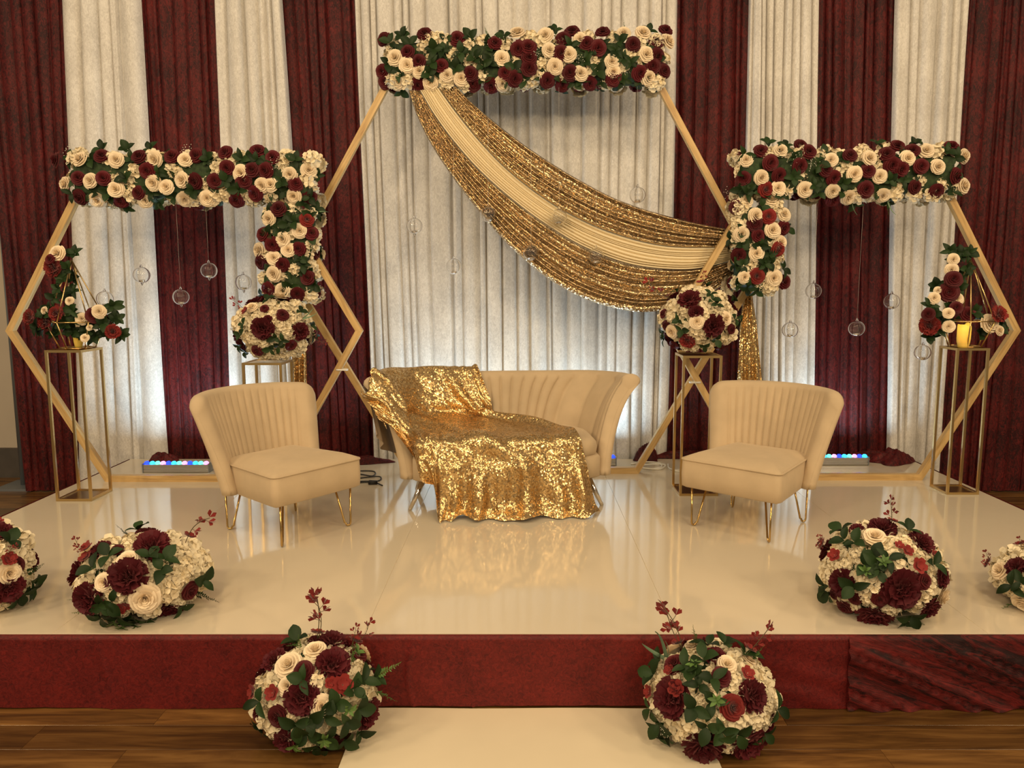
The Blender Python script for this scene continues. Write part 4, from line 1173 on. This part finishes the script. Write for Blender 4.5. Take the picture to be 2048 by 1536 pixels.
# ------------------------------------------------------------------ sofa
SL, SR = Vector((-0.10, 4.80, STZ)), R(5)
sofa = empty('loveseat', SL, SR)
props(sofa, 'beige velvet channel-tufted loveseat with flared arms, centre of stage', 'sofa')
def path(s, v):
    """inner face of arm-back-arm in plan, s in [-1,1]"""
    w_ = 0.545 + 0.155 * v ** 1.4 + 0.045 * v ** 6; b = 0.225 + 0.13 * v; f = -0.27 + 0.25 * v; rr = 0.26 + 0.03 * v
    a = abs(s); sg = 1 if s >= 0 else -1
    s1, s2 = 0.54, 0.80
    if a <= s1:
        x = (w_ - rr) * a / s1; y = b; n = Vector((0, 1, 0))
    elif a <= s2:
        t = (a - s1) / (s2 - s1) * PI / 2
        x = w_ - rr + rr * math.sin(t); y = b - rr + rr * math.cos(t); n = Vector((math.sin(t), math.cos(t), 0))
    else:
        t = (a - s2) / (1 - s2); x = w_; y = (b - rr) + (f - (b - rr)) * t; n = Vector((1, 0, 0))
    return Vector((x * sg, y, 0)), Vector((n.x * sg, n.y, 0))
def sinner(s, v):
    p, n = path(s, v)
    top = 0.725 + 0.022 * max(0, (abs(s) - 0.5) / 0.5) ** 1.5 - 0.05 * max(0, (abs(s) - 0.93) / 0.07) ** 2
    z = 0.20 + (top - 0.20) * v
    return Vector((p.x, p.y, z)), n
def stk(s): return 0.10 * math.sqrt(max(0.00001, 1 - max(0, (abs(s) - 0.94) / 0.06) ** 2))
ncs = 20; slo, shi = -0.94, 0.94
def sgrow(u, v): return 1.0 + 0.30 * v ** 5 * min(1.0, max(0.0, (abs(u) - 0.70) / 0.2))
def schan(s, v):
    if s < slo or s > shi: return 0.0
    t = ((s - slo) / (shi - slo) * ncs) % 1.0; e = min(t, 1 - t)
    return 0.013 * math.exp(-(e / 0.085) ** 2) - 0.006 * math.sin(PI * t)
us = chan_us(ncs, slo, shi, ([-1, -0.998, -0.993, -0.984, -0.97, -0.955], [0.955, 0.97, 0.984, 0.993, 0.998, 1]))
sh = shell(sinner, stk, us, [i / 16 for i in range(17)], 0.10, schan, sgrow)
sh.build('back_and_arms', M['beige_velvet'], sofa)
def seat_plan(ins, fy):
    pl = []
    for k in range(41):
        s = 1.0 - 2.0 * k / 40
        p, n = path(s, 0.0); q = p - n * ins
        pl.append((q.x, q.y))
    xl = pl[-1][0]; xr = pl[0][0]
    front = []
    for k in range(1, 16):
        t = k / 16; x = xl + (xr - xl) * t
        front.append((x, fy - 0.045 * math.sin(PI * t) - 0.02 * min(1, 8 * t) * min(1, 8 * (1 - t))))
    return pl + front
bp = seat_plan(-0.02, -0.29)
MB().pillow(bp, [(0.03, 0.185), (0.0, 0.20), (0.0, 0.32), (0.01, 0.33)]).build('base', M['beige_velvet'], sofa)
cp = seat_plan(0.005, -0.31)
MB().pillow(cp, [(0.02, 0.325), (0.0, 0.345), (-0.006, 0.385), (0.0, 0.415), (0.02, 0.435), (0.02, 0.445, 0.93), (0.02, 0.45, 0.8)]).build('seat_cushion', M['beige_velvet'], sofa)
for (x, y, dx, dy) in ((-0.50, -0.18, -0.09, -0.05), (0.50, -0.18, 0.09, -0.05), (-0.50, 0.20, -0.07, 0.06), (0.50, 0.20, 0.07, 0.06)):
    MB().tube([(x, y, 0.19), (x + dx, y + dy, 0.0)], [0.021, 0.011], 14).build('leg', M['chrome'], sofa)

# sequin throw draped over the left half of the sofa, in sofa-local space
def sin_(s, v, off=0.018):
    p, n = sinner(s, v); return p - n * off
def sout(s, v, off=0.02):
    p, n = sinner(s, v); return p + n * ((0.10 - stk(s)) / 2 + stk(s) * sgrow(s, v) + off)
def srim(s, off=0.03):
    p, n = sinner(s, 1.0); h = stk(s) / 2; return p + n * ((0.10 - stk(s)) / 2 + h * sgrow(s, 1.0)) + Vector((0, 0, h + off))
V = Vector
ST = 0.468
tc_ = []
def sfront(v, k, off=0.02):
    p, n = sinner(-1.0, v); return p + n * (0.10 * k * sgrow(-1.0, v) + 0.02 * (k > 0.9)) + V((0, -off, 0))
# each column: behind, rim, inner back, crease, seat, seat front, drop..., hem
tc_.append([sout(-0.90, .50), sout(-0.94, .72), sout(-0.97, .90), sfront(.97, 1.05, .03), sfront(.90, 1.05, .04), sfront(.84, 1.0, .045), sfront(.78, 1.0, .045), sfront(.73, 1.0, .045), sfront(.69, 1.0, .045)])
tc_.append([sout(-0.90, .78), srim(-0.90, .015), srim(-0.96, .012), sfront(.93, .5, .035), sfront(.84, .4, .05), sfront(.74, .4, .05), sfront(.66, .4, .05), sfront(.58, .4, .05), sfront(.52, .4, .05)])
tc_.append([sout(-0.90, .80), srim(-0.87, .02), sin_(-0.93, .90, .03), sin_(-0.97, .72, .03), sfront(.62, -.1, .05), sfront(.52, -.15, .055), sfront(.42, -.15, .06), sfront(.34, -.15, .06), sfront(.28, -.15, .06)])
tc_.append([sout(-0.86, .72), srim(-0.86), sin_(-0.88, .82, .02), sin_(-0.90, .60, .03), V((-0.525, -0.14, 0.478)), V((-0.525, -0.325, 0.455)), V((-0.53, -0.36, 0.36)), V((-0.52, -0.365, 0.27)), V((-0.51, -0.367, 0.225))])
tc_.append([sout(-0.74, .70), srim(-0.74), sin_(-0.76, .80, .03), sin_(-0.78, .60, .03), V((-0.48, -0.08, ST)), V((-0.46, -0.325, 0.455)), V((-0.47, -0.37, 0.36)), V((-0.455, -0.372, 0.24)), V((-0.435, -0.37, 0.19))])
tc_.append([sout(-0.62, .72), srim(-0.62), sin_(-0.63, .80, .034), sin_(-0.64, .58, .03), V((-0.40, -0.04, ST)), V((-0.40, -0.335, 0.456)), V((-0.41, -0.385, 0.33)), V((-0.405, -0.39, 0.12)), V((-0.41, -0.41, 0.012))])
tc_.append([sout(-0.50, .70), srim(-0.50), sin_(-0.50, .78, .034), sin_(-0.48, .58, .03), V((-0.27, -0.03, ST)), V((-0.28, -0.345, 0.457)), V((-0.29, -0.40, 0.33)), V((-0.29, -0.41, 0.12)), V((-0.30, -0.43, 0.010))])
tc_.append([sout(-0.40, .74), srim(-0.40), sin_(-0.38, .78, .034), sin_(-0.34, .58, .03), V((-0.12, -0.03, ST)), V((-0.12, -0.35, 0.458)), V((-0.12, -0.41, 0.33)), V((-0.11, -0.42, 0.12)), V((-0.10, -0.45, 0.010))])
tc_.append([sout(-0.31, .76), srim(-0.31), sin_(-0.27, .78, .034), sin_(-0.20, .57, .03), V((0.06, -0.02, ST)), V((0.06, -0.35, 0.458)), V((0.07, -0.41, 0.33)), V((0.09, -0.43, 0.12)), V((0.11, -0.46, 0.010))])
tc_.append([sout(-0.24, .80), srim(-0.24), sin_(-0.18, .78, .034), sin_(-0.08, .56, .03), V((0.23, -0.03, ST)), V((0.25, -0.34, 0.457)), V((0.28, -0.40, 0.33)), V((0.32, -0.42, 0.12)), V((0.34, -0.45, 0.010))])
tc_.append([sout(-0.19, .84), srim(-0.19), sin_(-0.11, .78, .034), sin_(-0.02, .55, .03), V((0.34, -0.08, ST)), V((0.42, -0.325, 0.456)), V((0.455, -0.37, 0.33)), V((0.50, -0.39, 0.12)), V((0.535, -0.41, 0.010))])
NV, NU = 110, 120
cols = [spline(c, NV) for c in tc_]
rows = []
rr_ = random.Random(5)
for i in range(NV):
    rows.append(spline([c[i] for c in cols], NU))
tr = MB()
disp = []
for i in range(NV):
    v = i / (NV - 1); row = []
    for j in range(NU):
        u = j / (NU - 1)
        a = rows[max(0, i-1)][j]; b = rows[min(NV-1, i+1)][j]; c = rows[i][max(0, j-1)]; d = rows[i][min(NU-1, j+1)]
        n = (b - a).cross(d - c)
        n = n.normalized() if n.length > 1e-9 else V((0, -1, 0))
        if n.y > 0.3 and v > .15: n = -n
        drop = max(0.0, min(1.0, (v - 0.66) / 0.2))
        hang = max(0.0, min(1.0, (u - 0.44) / 0.06))
        w1 = u * 40 + 1.8 * math.sin(v * 6) + 1.2 * math.sin(u * 9)
        f = (0.050 * (1 - abs(math.sin(w1 / 2)) ** 0.6) + 0.018 * math.sin(u * 83 + 4 * v)) * drop * hang * (0.55 + 0.6 * v)
        f += 0.030 * max(0.0, math.sin(u * 15 - v * 15 + 1.0)) ** 3 * (1 - drop) + 0.014 * math.sin(u * 23 - v * 13) * (1 - drop)
        f += 0.007 * math.sin(u * 21 + v * 30) + 0.004 * math.sin(u * 60 - v * 45)
        f *= min(1.0, 0.25 + v * 2.5) if drop < .5 else 1.0
        f = max(f, -0.012) if drop < 0.5 else f
        q = rows[i][j] + n * abs(f) if drop < .5 else rows[i][j] + V((0, -1, 0)) * (f + 0.02)
        if v > 0.94: q = q + V((0, -0.03 * (v - 0.94) / 0.06 * abs(math.sin(u * 14)), 0.022 * max(0, math.sin(u * 33)) * (v - .94) / .06))
        q.z = max(q.z, 0.006)
        row.append(q)
    disp.append(row)
tr.grid(disp)
# outer flap hanging outside the left arm, turned over so its lining shows
lin = MB(); fr = []
for i in range(30):
    t = i / 29; row = []
    for j in range(40):
        k = j / 39; s = -0.52 - 0.40 * k
        vv = 0.98 - t * (0.98 - (0.02 + 0.42 * k ** 1.5))
        q = sout(s, vv, 0.012) * 0.55 + sout(s, 0.98, 0.02) * 0.45
        q.z = sout(s, vv).z * (1.0 if t < .5 else 1.0) - 0.05 * t * (1 - k)
        p, n = sinner(s, vv)
        q += n * (0.016 * math.sin(k * 26 + 2 * t) * t)
        q.z = max(q.z, 0.03 + 0.02 * k)
        row.append(q)
    fr.append(row)
lin.grid(fr, flip=True)
thr = tr.build('sequin_throw', M['throw_sequin'], None, SL, SR)
lin.build('lining', M['lining'], thr)
props(thr, 'gold sequin throw draped over left half of loveseat down to the floor', 'throw')

# ------------------------------------------------------------------ swag
kS = 700 / 2048
cs = crop(800, 160, kS)
E0 = cs([(330,40),(430,140),(620,300),(830,450),(1060,590),(1300,710),(1600,805),(1890,868),(2000,880)])
E1 = cs([(225,45),(330,190),(470,360),(620,515),(800,660),(1000,785),(1250,895),(1560,970),(1930,980),(2000,975)])
E2 = cs([(115,60),(200,205),(310,355),(460,525),(650,695),(860,850),(1090,985),(1370,1085),(1700,1110),(1950,1055),(2000,1030)])
E3 = cs([(50,60),(100,210),(190,390),(330,600),(480,790),(640,970),(850,1150),(1060,1270),(1280,1340),(1480,1355),(1750,1290),(1960,1140),(2000,1090)])
swag = empty('draped_swag', (0.3, 5.37, 1.9))
props(swag, 'gold sequin and cream fabric swag sweeping diagonally across the central hexagon', 'swag')
def resample(pts, n, y=None):
    P = spline([V((a, b, 0)) for a, b in pts], 400); L = [0.0]
    for a, b in zip(P[:-1], P[1:]): L.append(L[-1] + (b - a).length)
    out = []; k = 0
    for i in range(n):
        t = L[-1] * i / (n - 1)
        while k < len(L) - 2 and L[k + 1] < t: k += 1
        f = (t - L[k]) / max(1e-9, L[k + 1] - L[k]); out.append(P[k].lerp(P[k + 1], f))
    return out
def band(name, A, B, folds, mat, seed, amp, y0, label):
    r = random.Random(seed); n = 90
    a, b = resample(A, n), resample(B, n)
    cuts = [0.0]
    for k in range(folds): cuts.append(cuts[-1] + r.uniform(0.6, 1.4))
    cuts = [c / cuts[-1] for c in cuts]; us = []; dd = []
    for c0, c1_ in zip(cuts[:-1], cuts[1:]):
        h = r.uniform(0.5, 1.0)
        for t in (0, 0.12, 0.3, 0.5, 0.7, 0.88):
            us.append(c0 + (c1_ - c0) * t); dd.append(h * math.sin(PI * t) ** 0.8)
    us.append(1.0); dd.append(0.0)
    rows = []
    for i in range(n):
        t = i / (n - 1); row = []
        wpx = (a[i] - b[i]).length
        am = amp * min(1.0, wpx / 60.0 + 0.15)
        for u, d in zip(us, dd):
            uu = u + 0.02 * math.sin(t * 7 + u * 9 + seed) * u * (1 - u) * 4
            q = a[i].lerp(b[i], uu)
            yb = y0 - 0.05 * math.sin(PI * t) * (0.4 + 0.6 * u)
            row.append(ony(q.x, q.y, yb - am * d) - swag.location)
        rows.append(row)
    o = MB().grid(rows, flip=True).build(name, mat, swag)
    if label: o['label'] = label
    return o
band('fabric_band', E0, E1, 7, M['gold_sequin'], 1, 0.045, 5.385, 'upper gold sequin band')
band('fabric_band', E1, E2, 9, M['cream_satin'], 2, 0.035, 5.392, 'cream satin middle band')
band('fabric_band', E2, E3, 8, M['gold_sequin'], 3, 0.050, 5.385, 'lower gold sequin band')

def tail(label, pl, yb, seed):
    """pl: list of (py, px_left, px_right)"""
    r = random.Random(seed); rows = []
    n = 46
    P = spline([V((a, b, c)) for a, b, c in pl], n)
    for p in P:
        row = []
        for j in range(37):
            u = j / 36
            d = 0.022 * abs(math.sin(u * PI * 3.0 + 0.4 * math.sin(p.x * 0.02))) + 0.006 * math.sin(u * 20 + p.x * 0.03)
            row.append(ony(p.y + (p.z - p.y) * u, p.x, yb - d))
        rows.append(row)
    props(MB().grid(rows, flip=False).build('sequin_tail', M['throw_sequin']), label, 'drape', 'hanging sequin tails')
tail('gold sequin fabric tail hanging behind the right chair', [(560, 1488, 1504), (600, 1486, 1506), (640, 1480, 1512), (700, 1478, 1518), (770, 1474, 1524), (860, 1470, 1526), (925, 1468, 1528)], 5.50, 1)
tail('gold sequin fabric tail hanging behind the left chair', [(590, 588, 604), (640, 586, 606), (700, 584, 612), (770, 584, 614), (860, 584, 618), (925, 584, 620)], 5.50, 2)

# ------------------------------------------------------------------ hanging glass globes
def globe_meshes():
    ro, ri = 0.054, 0.0515; n = 24
    def sph(rad, flip):
        vs = []; fs = []; m = 14
        for i in range(m + 1):
            a = -PI / 2 + PI * i / m
            for k in range(n):
                b = 2 * PI * k / n
                vs.append(Vector((max(1e-4, rad * math.cos(a)) * math.cos(b), max(1e-4, rad * math.cos(a)) * math.sin(b), rad * math.sin(a))))
        for i in range(m):
            for k in range(n):
                q = (i*n+k, i*n+(k+1) % n, (i+1)*n+(k+1) % n, (i+1)*n+k)
                fs.append(tuple(reversed(q)) if flip else q)
        return vs, fs
    g = MB().add(*sph(ro, False)).add(*sph(ri, True))
    hook = MB().lathe([(0.010, 0.050), (0.008, 0.058), (0.005, 0.064), (0.005, 0.070)], 12)
    nub = MB().lathe([(0.002, -0.070), (0.005, -0.064), (0.008, -0.056), (0.011, -0.051)], 12)
    tl = MB().lathe([(0.019, -0.046), (0.019, -0.032)], 16)
    return [mesh('glass', g.v, g.f, M['glass']), mesh('hook', hook.v, hook.f, M['glass']), mesh('tip', nub.v, nub.f, M['glass']), mesh('tealight', tl.v, tl.f, M['chrome'])]
GM = globe_meshes()
def globe(px, py, y, ztop, label, tip=True):
    p = ony(px, py, y)
    root = empty('glass_globe', p)
    props(root, label, 'glass globe', 'hanging glass globes')
    g_ = link('glass', GM[0], root); link('hook', GM[1], g_)
    if tip: link('tip', GM[2], g_)
    link('tealight', GM[3], root)
    if not ('w', round(ztop - p.z, 2)) in PL:
        m_ = MB().tube([(0, 0, 0.068), (0, 5.40 - y if ztop > 2.6 else 0, ztop + 0.04 - p.z)], 0.0004, 4); PL[('w', round(ztop - p.z, 2))] = mesh('wire', m_.v, m_.f, M['zip_tie'])
    link('wire', PL[('w', round(ztop - p.z, 2))], root)
zl, zc = STZ + 2 * HL[2] * math.cos(R(30)) - 0.06, STZ + 2 * HC[2] * math.cos(R(30)) - 0.06
globe(210, 598, 5.222, zl, 'hanging glass globe nearest the left terrarium')
globe(283, 550, 5.222, zl, 'hanging glass globe before the ivory curtain left of the burgundy one, left hexagon')
globe(362, 594, 5.222, zl, 'lower hanging glass globe before burgundy curtain in left hexagon')
globe(418, 541, 5.222, zl, 'upper hanging glass globe before burgundy curtain in left hexagon')
globe(487, 565, 5.222, zl, 'hanging glass globe beside the left flower column')
globe(829, 452, 5.27, zc, 'leftmost hanging glass globe in the central hexagon, left of swag')
globe(908, 533, 5.27, zc, 'lowest hanging glass globe in the central hexagon, below the swag', False)
globe(976, 428, 5.25, zc, 'glass globe hanging at the lower left edge of the swag, upper one', False)
globe(1062, 505, 5.25, zc, 'glass globe hanging at the lower left edge of the swag, lower one', False)
globe(1118, 434, 5.25, zc, 'glass globe hanging before the cream middle band of the swag', False)
globe(1192, 512, 5.25, zc, 'glass globe hanging before the lower gold band right of swag middle', False)
globe(1275, 390, 5.27, zc, 'hanging glass globe just above the upper gold edge of the swag', False)
globe(1580, 660, 5.262, zl, 'hanging glass globe before narrow ivory curtain in right hexagon', False)
globe(1627, 582, 5.262, zl, 'hanging glass globe at the left border of right burgundy curtain', False)
globe(1713, 657, 5.262, zl, 'hanging glass globe before middle of burgundy curtain in right hexagon', False)
globe(1783, 603, 5.262, zl, 'hanging glass globe at the right border of right burgundy curtain', False)
globe(1845, 705, 5.262, zl, 'hanging glass globe nearest the right terrarium stand', False)

# ------------------------------------------------------------------ LED bars
LEDC = [emis('led_blue', (0.01, 0.04, 1.0), 3), emis('led_cyan', (0.03, 0.55, 1.0), 2.2), emis('led_green', (0.12, 1.0, 0.6), 1.8), emis('led_pink', (1.0, 0.30, 0.75), 2)]
dome = MB().lathe([(0.019, 0.0), (0.0185, 0.010), (0.014, 0.018), (0.003, 0.022)], 12)
LEDM = [mesh('led', dome.v, dome.f, m_) for m_ in LEDC]
def led_bar(label, x0, x1, y, energy, tgt_dx=0.0, nled=12, shift=0):
    cx = (x0 + x1) / 2; L = x1 - x0
    root = empty('led_bar', (cx, y, STZ))
    props(root, label, 'stage light', 'LED wash bars on the stage floor')
    mb = MB().pillow([(-L/2, -0.03), (L/2, -0.03), (L/2, 0.03), (-L/2, 0.03)], [(0.004, 0.002), (0, 0.006), (0, 0.022), (0.004, 0.025), (0, 0.028), (0, 0.056), (0.004, 0.06)])
    hous = mb.build('housing', M['aluminium'], root, smooth=False)
    for s in (-1, 1):
        MB().box((s * (L / 2 + 0.004), 0, 0.034), (0.008, 0.066, 0.066)).build('end_cap', M['grey_pole'], hous, smooth=False)
    for k in range(nled):
        o = link('led', LEDM[(k + shift) % 4], root, (-L / 2 + L * (k + 0.5) / nled, -0.008, 0.0603))
        o.rotation_euler = (R(16), 0, 0)
    a = area('led_wash', (cx, y, STZ + 0.10), (cx + tgt_dx, 5.80, 2.6), L, 0.04, energy, (0.62, 0.84, 1.0), 160)
    return root
led_bar('LED light bar with coloured diodes on stage inside left hexagon', -2.735, -2.265, 5.49, 14)
led_bar('LED light bar with coloured diodes on stage inside right hexagon, behind right chair', 2.17, 2.63, 5.72, 8, shift=2)
led_bar('LED light bar hidden behind the right half of the loveseat', 0.22, 0.72, 5.70, 9, shift=1)
led_bar('LED light bar hidden behind the left half of the loveseat', -0.85, -0.35, 5.70, 9, shift=3)

# ------------------------------------------------------------------ cables
def cable(label, pts, rad, mat, plug=None):
    P = spline([onz(px, py, STZ + rad + dz) for px, py, dz in pts], 120)
    root = empty('power_cable', onz(pts[0][0], pts[0][1]))
    props(root, label, 'cable', 'cables on the stage')
    cord_ = MB().tube([q - root.location for q in P], rad, 7).build('cord', mat, root)
    if plug:
        q = onz(plug[0], plug[1], STZ + 0.014) - root.location
        MB().pillow([(q.x - .03, q.y - .016), (q.x + .03, q.y - .010), (q.x + .03, q.y + .010), (q.x - .03, q.y + .016)], [(0.004, q.z - .012), (0, q.z - .008), (0, q.z + .010), (0.005, q.z + .014)]).build('plug', mat, cord_)
cable('black power cable coiled on stage between left chair and loveseat', [(668, 948, 0), (715, 942, 0.004), (748, 943, 0), (745, 952, 0.006), (715, 948, 0.004), (680, 952, 0.006), (705, 957, 0), (750, 953, 0.006), (762, 955, 0.004), (755, 962, 0), (715, 963, 0.006), (680, 972, 0.006), (712, 966, 0), (745, 964, 0.004), (765, 971, 0)], 0.0045, M['black_rubber'], (746, 965))
cable('white cable looped on stage behind the right end of loveseat', [(1262, 928, 0), (1290, 924, 0.004), (1318, 926, 0), (1322, 934, 0.005), (1300, 938, 0), (1280, 932, 0.006), (1305, 928, 0.01), (1330, 930, 0), (1318, 938, 0.008), (1285, 936, 0.012)], 0.006, M['white_cable'])
cable('white cable lying on stage behind the right inner gold stand', [(1336, 928, 0), (1338, 936, 0), (1352, 940, 0.004), (1376, 936, 0), (1400, 935, 0.005), (1385, 942, 0), (1345, 942, 0.006)], 0.005, M['white_cable'])
